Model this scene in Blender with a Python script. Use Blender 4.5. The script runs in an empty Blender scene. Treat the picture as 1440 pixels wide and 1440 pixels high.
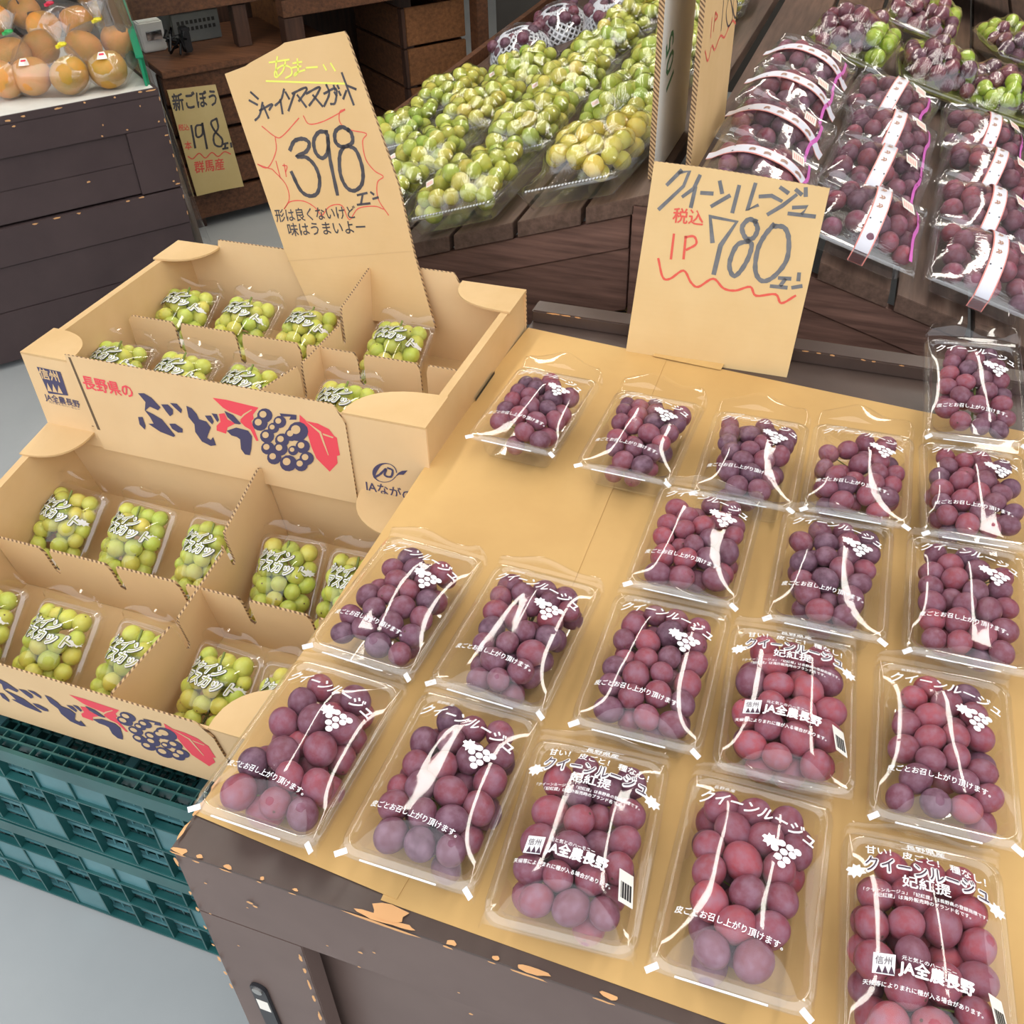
import bpy, bmesh, math, random
import numpy as np
from mathutils import Vector, Matrix, Euler
random.seed(7); RNG = np.random.RandomState(11)
S = bpy.context.scene; COL = S.collection
R_ = math.radians

# ---------------------------------------------------------------- camera (1440x1440 frame), light, exposure
FPX = 1390.0; CAMZ = 1.5
def _d(x, y):
    v = np.array([x-720, -(y-720), -FPX]); return v/np.linalg.norm(v)
_Y = _d(1368, -451); _Z = -_d(789, 2332); _Z = _Z-_Y*(_Y@_Z); _Z /= np.linalg.norm(_Z); _X = np.cross(_Y, _Z)
RW = np.stack([_X, _Y, _Z]); CO = np.array([0, 0, CAMZ])
cd = bpy.data.cameras.new('camera'); cam = bpy.data.objects.new('camera', cd); COL.objects.link(cam)
cd.sensor_width = 36; cd.lens = 36*FPX/1440; cd.clip_start = .02; cd.clip_end = 100
M4 = Matrix([[*map(float, RW[i]), float(CO[i])] for i in range(3)]+[[0, 0, 0, 1]])
cam.matrix_world = M4; S.camera = cam
S.view_settings.view_transform = 'Standard'; S.view_settings.look = 'None'
S.view_settings.gamma = 1; S.view_settings.use_curve_mapping = False
S.view_settings.exposure = 0.0
S.cycles.transparent_max_bounces = 40; S.cycles.max_bounces = 8
S.cycles.caustics_reflective = False; S.cycles.caustics_refractive = False
S.cycles.sample_clamp_indirect = 6
w = bpy.data.worlds.new('daylight'); S.world = w; w.use_nodes = True
wn = w.node_tree; bg = wn.nodes['Background']
tc = wn.nodes.new('ShaderNodeTexCoord'); sx = wn.nodes.new('ShaderNodeSeparateXYZ'); rp = wn.nodes.new('ShaderNodeValToRGB')
wn.links.new(tc.outputs['Generated'], sx.inputs[0]); wn.links.new(sx.outputs[2], rp.inputs[0]); wn.links.new(rp.outputs[0], bg.inputs[0])
rp.color_ramp.elements[0].color = (.42, .42, .42, 1); rp.color_ramp.elements[0].position = 0
rp.color_ramp.elements[1].color = (.93, .96, 1.0, 1); rp.color_ramp.elements[1].position = .35
bg.inputs[1].default_value = 2.1

def ray(px, py):
    return RW@np.array([px-720, -(py-720), -FPX])
def atz(px, py, z):
    r = ray(px, py); return CO+r*((z-CAMZ)/r[2])
def atpl(px, py, n, p0):
    n = np.array(n, float); r = ray(px, py); return CO+r*(((np.array(p0)-CO)@n)/(r@n))

# ---------------------------------------------------------------- materials
def nodes(name):
    m = bpy.data.materials.new(name); m.use_nodes = True; nt = m.node_tree
    return m, nt, nt.nodes['Principled BSDF']
def N(nt, t, **k):
    n = nt.nodes.new(t)
    for a, b in k.items():
        if a in n.inputs: n.inputs[a].default_value = b
        else: setattr(n, a, b)
    return n
def noise(nt, scale, detail=4, vec=None, rough=.55, stretch=None):
    n = N(nt, 'ShaderNodeTexNoise', Scale=scale, Detail=detail, Roughness=rough)
    t = nt.nodes.new('ShaderNodeTexCoord'); src = t.outputs['Object']
    if stretch:
        mp = nt.nodes.new('ShaderNodeMapping'); mp.inputs['Scale'].default_value = stretch
        nt.links.new(src, mp.inputs[0]); src = mp.outputs[0]
    nt.links.new(src, n.inputs['Vector']); return n
def ramp(nt, src, stops):
    r = nt.nodes.new('ShaderNodeValToRGB'); e = r.color_ramp.elements
    while len(e) < len(stops): e.new(.5)
    for i, (p, c) in enumerate(stops): e[i].position = p; e[i].color = (*c, 1)
    nt.links.new(src, r.inputs[0]); return r
def bump(nt, b, src, strength=.3, dist=.001):
    n = nt.nodes.new('ShaderNodeBump'); n.inputs['Strength'].default_value = strength; n.inputs['Distance'].default_value = dist
    nt.links.new(src, n.inputs['Height']); nt.links.new(n.outputs[0], b.inputs['Normal'])
def plain(name, col, rough=.5, metal=0, spec=.5):
    m, nt, b = nodes(name); b.inputs['Base Color'].default_value = (*col, 1)
    b.inputs['Roughness'].default_value = rough; b.inputs['Metallic'].default_value = metal; b.inputs['Specular IOR Level'].default_value = spec
    return m
def mottled(name, c1, c2, scale=8, rough=.6, stretch=None, detail=5, bs=0, lo=.3, hi=.7, spec=.4, bdist=.001):
    m, nt, b = nodes(name); n = noise(nt, scale, detail, stretch=stretch)
    r = ramp(nt, n.outputs['Fac'], [(lo, c1), (hi, c2)]); nt.links.new(r.outputs[0], b.inputs['Base Color'])
    b.inputs['Roughness'].default_value = rough; b.inputs['Specular IOR Level'].default_value = spec
    if bs: bump(nt, b, n.outputs['Fac'], bs, bdist)
    return m
def wood(name, c1, c2, axis=0, rough=.55, scale=6):
    st = [14, 14, 14]; st[axis] = 1.0
    m, nt, b = nodes(name); n = noise(nt, scale, 6, stretch=st, rough=.6); n2 = noise(nt, 2.2, 3)
    r = ramp(nt, n.outputs['Fac'], [(.3, c1), (.72, c2)])
    r2 = ramp(nt, n2.outputs['Fac'], [(.3, (.6, .6, .6)), (.7, (1.1, 1.05, 1))])
    mx = N(nt, 'ShaderNodeMix', data_type='RGBA', blend_type='MULTIPLY'); mx.inputs[0].default_value = 1
    nt.links.new(r.outputs[0], mx.inputs[6]); nt.links.new(r2.outputs[0], mx.inputs[7]); nt.links.new(mx.outputs[2], b.inputs['Base Color'])
    b.inputs['Roughness'].default_value = rough; bump(nt, b, n.outputs['Fac'], .35, .001)
    return m
def fruit(name, bloomcol, bloom=.5, rough=.38, sss=.15):
    # skin colour comes from each berry's own object colour; waxy bloom from noise
    m, nt, b = nodes(name); oi = nt.nodes.new('ShaderNodeObjectInfo')
    n = noise(nt, 1.7, 5); n2 = noise(nt, 9, 4)
    r = ramp(nt, n.outputs['Fac'], [(.35, (bloom*.15,)*3), (.68, (bloom,)*3)])
    mx = N(nt, 'ShaderNodeMix', data_type='RGBA'); nt.links.new(r.outputs[0], mx.inputs[0])
    nt.links.new(oi.outputs['Color'], mx.inputs[6]); mx.inputs[7].default_value = (*bloomcol, 1)
    nt.links.new(mx.outputs[2], b.inputs['Base Color']); b.inputs['Roughness'].default_value = rough
    b.inputs['Subsurface Weight'].default_value = sss; b.inputs['Subsurface Radius'].default_value = (.9, .5, .3); b.inputs['Subsurface Scale'].default_value = .006
    b.inputs['Specular IOR Level'].default_value = .4
    bump(nt, b, n2.outputs['Fac'], .10, .02)
    return m
def clear(name, tint=(1, 1, 1), base=.03, rough=.06, bstr=0, bscale=60, stretch=None, haze=0, ior=1.5, gl=1.0):
    m = bpy.data.materials.new(name); m.use_nodes = True; nt = m.node_tree; nt.nodes.clear()
    out = nt.nodes.new('ShaderNodeOutputMaterial'); tr = nt.nodes.new('ShaderNodeBsdfTransparent'); gs = nt.nodes.new('ShaderNodeBsdfGlossy')
    tr.inputs[0].default_value = (*tint, 1); gs.inputs['Roughness'].default_value = rough; gs.inputs[0].default_value = (1, 1, 1, 1)
    fr = N(nt, 'ShaderNodeLayerWeight', Blend=.5); pw = N(nt, 'ShaderNodeMath', operation='POWER'); pw.inputs[1].default_value = 4.5
    nt.links.new(fr.outputs['Facing'], pw.inputs[0]); ma = N(nt, 'ShaderNodeMath', operation='MULTIPLY_ADD', use_clamp=True)
    nt.links.new(pw.outputs[0], ma.inputs[0]); ma.inputs[1].default_value = gl*.55; ma.inputs[2].default_value = base
    mx = nt.nodes.new('ShaderNodeMixShader'); nt.links.new(ma.outputs[0], mx.inputs[0]); nt.links.new(tr.outputs[0], mx.inputs[1]); nt.links.new(gs.outputs[0], mx.inputs[2])
    last = mx
    if haze:
        df = nt.nodes.new('ShaderNodeBsdfDiffuse'); df.inputs[0].default_value = (.9, .9, .88, 1)
        m2 = nt.nodes.new('ShaderNodeMixShader'); m2.inputs[0].default_value = haze
        nt.links.new(mx.outputs[0], m2.inputs[1]); nt.links.new(df.outputs[0], m2.inputs[2]); last = m2
    if bstr:
        n = noise(nt, bscale, 3, stretch=stretch); bp = nt.nodes.new('ShaderNodeBump'); bp.inputs['Strength'].default_value = bstr; bp.inputs['Distance'].default_value = .002
        nt.links.new(n.outputs['Fac'], bp.inputs['Height']); nt.links.new(bp.outputs[0], gs.inputs['Normal']); nt.links.new(bp.outputs[0], fr.inputs['Normal'])
    nt.links.new(last.outputs[0], out.inputs[0]); return m
def emit(name, col, s):
    m, nt, b = nodes(name); b.inputs['Base Color'].default_value = (0, 0, 0, 1); b.inputs['Emission Color'].default_value = (*col, 1); b.inputs['Emission Strength'].default_value = s
    return m
def srgb(r, g, b):
    f = lambda c: (c/255/12.92) if c <= 10 else ((c/255+.055)/1.055)**2.4
    return (f(r), f(g), f(b))

def cardboard(name, c1, c2, corr=None):
    m, nt, b = nodes(name); n = noise(nt, 9, 4); r = ramp(nt, n.outputs['Fac'], [(.3, c1), (.7, c2)])
    nt.links.new(r.outputs[0], b.inputs['Base Color']); b.inputs['Roughness'].default_value = .75; b.inputs['Specular IOR Level'].default_value = .25
    wv = N(nt, 'ShaderNodeTexWave', Scale=38.0, Distortion=.6); wv.bands_direction = corr or 'Z'
    t = nt.nodes.new('ShaderNodeTexCoord'); nt.links.new(t.outputs['Object'], wv.inputs[0]); wv.inputs['Detail Scale'].default_value = 3
    bump(nt, b, wv.outputs['Fac'], .04, .001); return m
def flute():   # cut edge of corrugated board
    m, nt, b = nodes('corrugated_edge'); wv = N(nt, 'ShaderNodeTexWave', Scale=85.0, Distortion=1.0)
    wv.bands_direction = 'DIAGONAL'; t = nt.nodes.new('ShaderNodeTexCoord'); nt.links.new(t.outputs['Object'], wv.inputs[0])
    r = ramp(nt, wv.outputs['Fac'], [(.3, srgb(110, 82, 58)), (.6, srgb(200, 166, 122))]); nt.links.new(r.outputs[0], b.inputs['Base Color']); b.inputs['Roughness'].default_value = .8
    return m
MT = dict(
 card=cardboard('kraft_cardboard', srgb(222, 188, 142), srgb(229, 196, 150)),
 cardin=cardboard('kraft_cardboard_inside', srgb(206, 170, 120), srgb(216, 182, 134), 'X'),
 sign=cardboard('sign_cardboard', srgb(214, 178, 126), srgb(221, 186, 136)),
 signqr=cardboard('sign_cardboard_pale', srgb(218, 185, 132), srgb(225, 194, 142)),
 oldsign=cardboard('old_sign_cardboard', srgb(196, 172, 116), srgb(205, 182, 128)),
 flute=flute(),
 paper=mottled('kraft_paper', srgb(192, 152, 94), srgb(212, 172, 110), 4, .62, bs=.1, spec=.3),
 white=mottled('white_carton', srgb(215, 214, 208), srgb(226, 225, 220), 6, .6),
 liner=mottled('white_liner_paper', srgb(208, 206, 198), srgb(226, 225, 218), 12, .7, bs=.3),
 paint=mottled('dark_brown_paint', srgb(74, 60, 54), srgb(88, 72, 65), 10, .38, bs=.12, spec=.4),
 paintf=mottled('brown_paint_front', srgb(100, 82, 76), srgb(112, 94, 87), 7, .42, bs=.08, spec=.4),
 paintl=mottled('plum_brown_paint', srgb(66, 53, 54), srgb(78, 64, 64), 6, .45, bs=.1),
 chip=plain('bare_wood_chip', srgb(218, 164, 110), .8),
 stain=wood('stained_wood', srgb(88, 64, 56), srgb(140, 106, 94), 0),
 stainy=wood('stained_wood_slat', srgb(80, 62, 52), srgb(118, 94, 82), 1),
 rackw=wood('rack_wood', srgb(70, 42, 26), srgb(122, 80, 52), 0),
 rackd=wood('rack_wood_dark', srgb(48, 30, 22), srgb(84, 55, 40), 2),
 cratew=wood('crate_wood', srgb(104, 66, 36), srgb(150, 100, 60), 0),
 floor=mottled('painted_concrete', srgb(158, 161, 161), srgb(170, 172, 171), 3, .42, detail=8, bs=.05),
 wall=mottled('dark_wall', srgb(60, 56, 52), srgb(74, 70, 66), 2, .8),
 ceil=plain('ceiling_panel', srgb(150, 148, 144), .8),
 green=mottled('teal_plastic', srgb(28, 78, 78), srgb(44, 98, 96), 12, .28, spec=.6),
 green2=mottled('teal_plastic_light', srgb(66, 112, 116), srgb(86, 134, 140), 12, .3, spec=.6),
 gbask=plain('green_basket_plastic', srgb(34, 140, 100), .35),
 navy=plain('navy_print', srgb(72, 68, 100), .6), red=plain('red_print', srgb(236, 78, 92), .6), cream=plain('kraft_show_through', srgb(222, 188, 142), .7),
 ink=mottled('black_marker', srgb(58, 54, 58), srgb(84, 80, 84), 60, .5), inkg=mottled('grey_marker', srgb(98, 100, 104), srgb(124, 124, 126), 55, .5),
 inkr=plain('red_marker', srgb(222, 92, 76), .5), inky=plain('yellow_marker', srgb(232, 234, 104), .5), inkgreen=plain('green_ink', srgb(40, 110, 70), .5),
 wprint=plain('white_film_print', (.86, .86, .86), .5), dprint=plain('dark_film_print', srgb(70, 40, 62), .5), kprint=plain('black_film_print', srgb(60, 70, 56), .5),
 oprint=plain('olive_film_print', srgb(150, 156, 70), .5), gprint=plain('pale_film_print', srgb(228, 236, 206), .5),
 purple=fruit('purple_grape_skin', srgb(150, 116, 134), .6, .42, .04), muscat=fruit('green_grape_skin', srgb(216, 220, 146), .3, .33, .25),
 muscatfar=fruit('green_grape_skin_bench', srgb(226, 226, 140), .35, .33, .3),
 tip=plain('grape_blossom_tip', srgb(90, 60, 50), .7),
 stem=plain('green_stem', srgb(120, 130, 60), .6),
 tray=clear('clear_tray_plastic', (.985, .99, .985), .10, .07, 0, gl=1.1, haze=.02),
 film=clear('clear_film', (.99, .99, .99), .05, .055, .03, 40, gl=.8),
 wrap=clear('stretch_wrap', (.985, .985, .98), .09, .09, .5, 40, (7, 1.2, 1), gl=.9),
 bag=clear('poly_bag', (.98, .98, .98), .10, .16, .6, 45, (3, 1, 1), haze=.05, gl=.8),
 bagclear=clear('crinkled_clear_bag', (.985, .985, .985), .10, .08, .45, 30, (1, 4, 1), haze=.02, gl=.9),
 seal=plain('white_seal_tape', (.85, .87, .9), .3),
 ribbon=plain('white_ribbon_label', srgb(222, 222, 232), .4), pink=plain('pink_ribbon_edge', srgb(236, 150, 140), .4), magenta=plain('magenta_band', srgb(214, 110, 190), .35),
 brownmark=plain('brown_ribbon_mark', srgb(176, 128, 100), .5), sticker=plain('white_sticker', srgb(238, 232, 222), .5), black=plain('black_mark', (.012, .012, .012), .5),
 net=plain('white_foam_net', srgb(226, 228, 234), .6), kraftbag=plain('burdock_skin', srgb(104, 84, 64), .8),
 hinge=plain('black_hinge_metal', srgb(50, 50, 54), .35, .4), steel=plain('screw_steel', srgb(190, 188, 184), .3, .9),
 grey=mottled('grey_plastic_crate', srgb(88, 90, 88), srgb(104, 106, 104), 9, .5), cable=plain('black_cable', (.01, .01, .012), .4), metal=plain('chrome_metal', srgb(200, 200, 200), .15, 1),
 tube=emit('fluorescent_tube', (1, .95, .86), 17), housing=plain('lamp_housing', (.8, .8, .8), .5),
 leafp=plain('lime_leaf_paper', srgb(190, 196, 90), .7), 
 tiey=plain('yellow_tie', srgb(240, 224, 40), .4), tieg=plain('green_tie', srgb(50, 180, 90), .4), tier=plain('red_tie', srgb(226, 50, 84), .4))
def pearmat():
    m, nt, b = nodes('russet_pear_skin'); oi = nt.nodes.new('ShaderNodeObjectInfo'); n = noise(nt, 1.3, 4); v = N(nt, 'ShaderNodeTexVoronoi', Scale=16.0)
    t = nt.nodes.new('ShaderNodeTexCoord'); nt.links.new(t.outputs['Object'], v.inputs[0])
    r = ramp(nt, n.outputs['Fac'], [(.3, srgb(196, 146, 60)), (.65, srgb(226, 148, 70))])
    mx = N(nt, 'ShaderNodeMix', data_type='RGBA', blend_type='MULTIPLY'); mx.inputs[0].default_value = 1
    nt.links.new(r.outputs[0], mx.inputs[6]); nt.links.new(oi.outputs['Color'], mx.inputs[7])
    r2 = ramp(nt, v.outputs['Distance'], [(.12, srgb(226, 190, 120)), (.22, (0, 0, 0))]); m2 = N(nt, 'ShaderNodeMix', data_type='RGBA', blend_type='LIGHTEN'); m2.inputs[0].default_value = .4
    nt.links.new(mx.outputs[2], m2.inputs[6]); nt.links.new(r2.outputs[0], m2.inputs[7]); nt.links.new(m2.outputs[2], b.inputs['Base Color']); b.inputs['Roughness'].default_value = .5
    return m
MT['pear'] = pearmat()

# ---------------------------------------------------------------- mesh helpers
class MB:
    def __init__(s): s.v = []; s.f = []; s.mi = []
    def add(s, vs, fs, mi=0):
        o = len(s.v); s.v += [tuple(map(float, p)) for p in vs]; s.f += [tuple(o+i for i in f) for f in fs]; s.mi += [mi]*len(fs); return s
    def box(s, x0, x1, y0, y1, z0, z1, T=None, mi=0):
        vs = [(x, y, z) for z in (z0, z1) for y in (y0, y1) for x in (x0, x1)]
        if T is not None: vs = [tuple(T@Vector(p)) for p in vs]
        return s.add(vs, [(0, 2, 3, 1), (4, 5, 7, 6), (0, 1, 5, 4), (2, 6, 7, 3), (0, 4, 6, 2), (1, 3, 7, 5)], mi)
    def prism(s, poly, fn, t0, t1, mi=0, side=None):
        n = len(poly); vs = [fn(a, b, t0) for a, b in poly]+[fn(a, b, t1) for a, b in poly]
        s.add(vs, [tuple(range(n-1, -1, -1)), tuple(range(n, 2*n))], mi)
        o = len(s.v)-2*n; sf = [(o+i, o+(i+1) % n, o+n+(i+1) % n, o+n+i) for i in range(n)]
        s.f += sf; s.mi += [mi if side is None else side]*n; return s
    def tube(s, pts, r, n=6, mi=0, closed=False):
        pts = [Vector(p) for p in pts]; rings = []; m = len(pts); up = Vector((0, 0, 1))
        for i, p in enumerate(pts):
            a = pts[(i-1) % m] if (closed or i) else p; b = pts[(i+1) % m] if (closed or i < m-1) else p
            d = (b-a).normalized(); x = d.cross(up if abs(d.z) < .95 else Vector((1, 0, 0))).normalized(); y = d.cross(x)
            rr = r[i] if isinstance(r, (list, tuple)) else r
            rings.append([tuple(p+(x*math.cos(2*math.pi*k/n)+y*math.sin(2*math.pi*k/n))*rr) for k in range(n)])
        vs = [q for g in rings for q in g]; fs = []
        for i in range(m if closed else m-1):
            for k in range(n): fs.append((i*n+k, i*n+(k+1) % n, ((i+1) % m)*n+(k+1) % n, ((i+1) % m)*n+k))
        if not closed: fs += [tuple(range(n-1, -1, -1)), tuple((m-1)*n+k for k in range(n))]
        return s.add(vs, fs, mi)
    def grid(s, fn, us, vs_, mi=0):
        o = [fn(u, v) for v in vs_ for u in us]; nu = len(us)
        return s.add(o, [(j*nu+i, j*nu+i+1, (j+1)*nu+i+1, (j+1)*nu+i) for j in range(len(vs_)-1) for i in range(nu-1)], mi)
    def mesh(s, name, mats, smooth=False):
        m = bpy.data.meshes.new(name); m.from_pydata(s.v, [], s.f)
        for x in (mats if isinstance(mats, (list, tuple)) else [mats]): m.materials.append(MT[x])
        if max(s.mi, default=0): m.polygons.foreach_set('material_index', s.mi)
        if smooth: m.polygons.foreach_set('use_smooth', [True]*len(m.polygons))
        m.update(); return m
def ob(name, mesh, parent=None, loc=None, rot=None, scale=None, color=None, local=False):
    """link mesh; with a parent and local=False the mesh is in world coordinates"""
    o = bpy.data.objects.new(name, mesh); COL.objects.link(o)
    if parent is not None:
        o.parent = parent
        if not local: o.matrix_parent_inverse = WM[parent.name].inverted()
    if loc is not None: o.location = loc
    if rot is not None: o.rotation_euler = rot
    if scale is not None: o.scale = scale
    if color is not None: o.color = (*color, 1)
    WM[o.name] = (WM[parent.name]@Matrix.Identity(4) if (parent is not None and local) else Matrix.Identity(4))
    return o
WM = {}
def tag(o, label, cat, group=None, kind=None):
    if label: o['label'] = label
    if cat: o['category'] = cat
    if group: o['group'] = group
    if kind: o['kind'] = kind
    return o
def thing(name, label, cat, loc=(0, 0, 0), rot=(0, 0, 0), group=None):
    o = bpy.data.objects.new(name, None); COL.objects.link(o); o.empty_display_size = .05
    o.location = loc; o.rotation_euler = rot; WM[o.name] = Matrix.Translation(loc)@Euler(rot).to_matrix().to_4x4()
    return tag(o, label, cat, group)
def struct(name, mb, mats):
    o = ob(name, mb.mesh(name, mats)); o['kind'] = 'structure'; return o
def lin(a, b, n): return [a+(b-a)*i/(n-1) for i in range(n)]
def bevel(mesh, wd=.002, seg=2):
    bm = bmesh.new(); bm.from_mesh(mesh); bmesh.ops.bevel(bm, geom=bm.edges[:], offset=wd, segments=seg, affect='EDGES', clamp_overlap=True); bm.to_mesh(mesh); bm.free(); return mesh
def catmull(p, n=6, closed=False):
    p = [np.array(q, float) for q in p]
    if len(p) < 3: return p
    out = []
    P = [2*p[0]-p[1]]+p+[2*p[-1]-p[-2]]
    for i in range(1, len(P)-2):
        for k in range(n):
            t = k/n; a, b, c, d = P[i-1:i+3]
            out.append(.5*((2*b)+(-a+c)*t+(2*a-5*b+4*c-d)*t*t+(-a+3*b-3*c+d)*t**3))
    out.append(p[-1]); return out

class Frame:   # a flat surface: origin, normal towards the viewer, local axes
    def __init__(s, p0, n):
        s.p = np.array(p0, float); s.n = np.array(n, float); s.n /= np.linalg.norm(s.n)
        up = np.array([0, 0, 1.]); s.y = up-s.n*(up@s.n); s.y /= np.linalg.norm(s.y); s.x = np.cross(s.y, s.n)
    def px(s, px, py):
        q = atpl(px, py, s.n, s.p)-s.p; return (q@s.x, q@s.y)
    def w(s, a, b, t=0): return tuple(s.p+s.x*a+s.y*b+s.n*t)
def crop(ox, oy, k): return lambda l: [(ox+a/k, oy+b/k) for a, b in l]
def ribbon(mb, pts, wd, fn, t, curved=True, mi=0):
    p = catmull(pts, 5) if (curved and len(pts) > 2) else [np.array(q, float) for q in pts]
    L, Rr = [], []
    for i in range(len(p)):
        d = p[min(i+1, len(p)-1)]-p[max(i-1, 0)]; d = d/(np.linalg.norm(d)+1e-9); nn = np.array([-d[1], d[0]])
        q = p[i]-(d*wd*.3 if i == 0 else 0)+(d*wd*.3 if i == len(p)-1 else 0)
        ww = wd*.5*(1+.12*math.sin(i*2.3)); L.append(q+nn*ww); Rr.append(q-nn*ww)
    vs = [fn(*q, t) for q in L]+[fn(*q, t) for q in Rr]; n = len(p)
    mb.add(vs, [(i, n+i, n+i+1, i+1) for i in range(n-1)], mi)
def strokes(F, lists, wd, parent, name, mat, t=.0004, curved=True):
    mb = MB()
    for l in lists: ribbon(mb, [F.px(*q) for q in l], wd, F.w, t, curved)
    return ob(name, mb.mesh(name, mat), parent)
_tc = {}
def outlined(mb, body, p0, p1, fn, t, rad, height, shear, mi):
    for k_ in range(8): _text2d(mb, body, p0, p1, fn, t+.00002*k_, 0, height, shear, mi, rad*math.cos(k_*.785), rad*math.sin(k_*.785))
def textgeo(body, off=0.0, shear=0):
    k = (body, off, shear)
    if k not in _tc:
        c = bpy.data.curves.new('t', 'FONT'); c.body = body; c.offset = off; c.shear = shear; c.resolution_u = 2
        o = bpy.data.objects.new('t', c); COL.objects.link(o); dg = bpy.context.evaluated_depsgraph_get(); dg.update()
        m = bpy.data.meshes.new_from_object(o.evaluated_get(dg)); v = [tuple(x.co) for x in m.vertices]; f = [tuple(p.vertices) for p in m.polygons]
        bpy.data.objects.remove(o); bpy.data.meshes.remove(m); bpy.data.curves.remove(c)
        a = np.array(v); mn, mx = a.min(0), a.max(0); _tc[k] = ([(x-mn[0], y) for x, y, z in v], f, mx[0]-mn[0])
    return _tc[k]
def text2d(mb, body, p0, p1, fn, t, off=0, height=1.0, shear=0, mi=0):
    bold = 0
    if off and any('\u4e00' <= ch <= '\u9fff' for ch in body) or 'JA' in body: bold, off = max(off, .012), 0
    for k_, (bx_, by_) in enumerate(((0, 0),) if not bold else ((-bold, 0), (bold, 0), (0, bold), (0, -bold))):
        _text2d(mb, body, p0, p1, fn, t+.00002*k_, off, height, shear, mi, bx_, by_)
def _text2d(mb, body, p0, p1, fn, t, off, height, shear, mi, bx_, by_):
    """text running from p0 to p1 in the local 2-D plane"""
    v, f, wd = textgeo(body, off, shear); p0 = np.array(p0); p1 = np.array(p1); d = p1-p0; L = np.linalg.norm(d); d /= L; nn = np.array([-d[1], d[0]]); s = L/wd
    mb.add([fn(*(p0+d*(x+bx_)*s+nn*(y+by_)*s*height), t) for x, y in v], f, mi)
def ptext(F, body, a, b, parent, name, mat, t=.0004, off=.01, height=1.0, shear=0):
    mb = MB(); text2d(mb, body, F.px(*a), F.px(*b), F.w, t, off, height, shear); return ob(name, mb.mesh(name, mat), parent)

# ---------------------------------------------------------------- setting
struct('floor', MB().box(-6, 4, -3, 7, -.1, 0), 'floor')
struct('wall_back', MB().box(-5, 4, 6.8, 7, 0, 3), 'wall')
struct('wall_left', MB().box(-4.6, -4.4, 2.0, 6.8, 0, 3), 'wall')
struct('wall_right', MB().box(3.8, 4, 3.6, 6.8, 0, 3), 'wall')
struct('ceiling', MB().box(-5, 4, .6, 7, 3.0, 3.1), 'ceil')
for i, (x, w2, where) in enumerate(((-1.45, 'left', ''), (.75, 'right', ''))):
    t = thing('ceiling_lamp', 'long fluorescent ceiling lamp over the %s side of the stall' % w2, 'lamp', (x, 3.1, 2.9), group='ceiling lamps')
    ob('housing', MB().box(-.08, .08, -2.2, 2.2, .03, .1).mesh('housing', 'housing'), t, local=True)
    ob('diffuser', MB().box(-.10, .10, -2.15, 2.15, -.01, .0295).mesh('diffuser', 'tube'), t, local=True)

# ---------------------------------------------------------------- main table with kraft paper
TZ = .70
tb = thing('display_table', 'dark brown painted display table with worn chipped edges under the kraft paper', 'table', (0, .9, 0))
XL, XR, YF, YB = -.478, .62, .356, 1.415
def P(name, mb, mat, parent, bv=0, smooth=False):
    m = mb.mesh(name, mat, smooth)
    if bv: bevel(m, bv)
    return ob(name, m, parent)
P('table_top', MB().box(XL, XR, YF, YB, TZ-.003, TZ), 'paint', tb)
P('back_rim', MB().box(XL, XR, 1.378, YB, TZ+.0002, TZ+.022), 'paint', tb, .002)
P('top_rail', MB().box(XL+.001, XR, YF+.001, YF+.022, .593, TZ-.0031), 'paintf', tb, .001)
P('stile', MB().box(XL+.001, -.363, YF+.001, YF+.022, .02, .5925), 'paintf', tb, .001)
P('stile', MB().box(.36, .475, YF+.001, YF+.022, .02, .5925), 'paintf', tb, .001)
P('front_panel', MB().box(-.40, .5, YF+.034, YF+.045, .02, TZ-.004), 'paintf', tb)
P('side_panel', MB().box(XL+.001, XL+.018, YF+.0225, YB-.005, .02, TZ-.0031), 'paint', tb)
P('side_panel', MB().box(XR-.02, XR-.002, YF+.0225, YB-.005, .02, TZ-.0031), 'paint', tb)
P('back_panel', MB().box(XL+.02, XR-.02, YB-.02, YB-.005, .02, TZ-.0031), 'paint', tb)
P('bottom_rail', MB().box(-.362, .36, YF+.001, YF+.022, .02, .12), 'paintf', tb)
def chips(parent, name, pts, mat='chip'):
    mb = MB()
    for k_, (c, ux, uy, lx, ly) in enumerate(pts):
        c = Vector(c); ux = Vector(ux); uy = Vector(uy); n = 11; nr = ux.cross(uy).normalized(); c = c+nr*.00006*k_; jj = [random.uniform(.6, 1.1) for _ in range(n)]
        ring = [tuple(c+ux*lx*math.cos(2*math.pi*k/n)*jj[k]+uy*ly*math.sin(2*math.pi*k/n)*jj[k]+nr*.0006) for k in range(n)]
        mb.add([tuple(c+nr*.0006)]+ring, [(0, k+1, (k+1) % n+1) for k in range(n)])
    o = ob(name, mb.mesh(name, mat), parent); o['kind'] = 'stuff'; return o
cl = []
for x, lx, ly in [(-.470, .012, .003), (-.42, .007, .0022), (-.385, .003, .0018), (-.352, .004, .0016), (-.275, .030, .0035), (-.25, .02, .003), (-.205, .006, .003), (-.165, .004, .002), (-.135, .020, .003), (-.07, .01, .0025), (-.45, .005, .002)]:
    cl.append(((x, YF, TZ-.002), (1, 0, 0), (0, 0, 1), lx, ly*.7)); cl.append(((x+.002, YF+.002, TZ), (1, 0, 0), (0, 1, 0), lx*.8, ly*1.1))
cl.append(((-.262, YF+.009, TZ), (1, 0, 0), (0, 1, 0), .018, .009))
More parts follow.
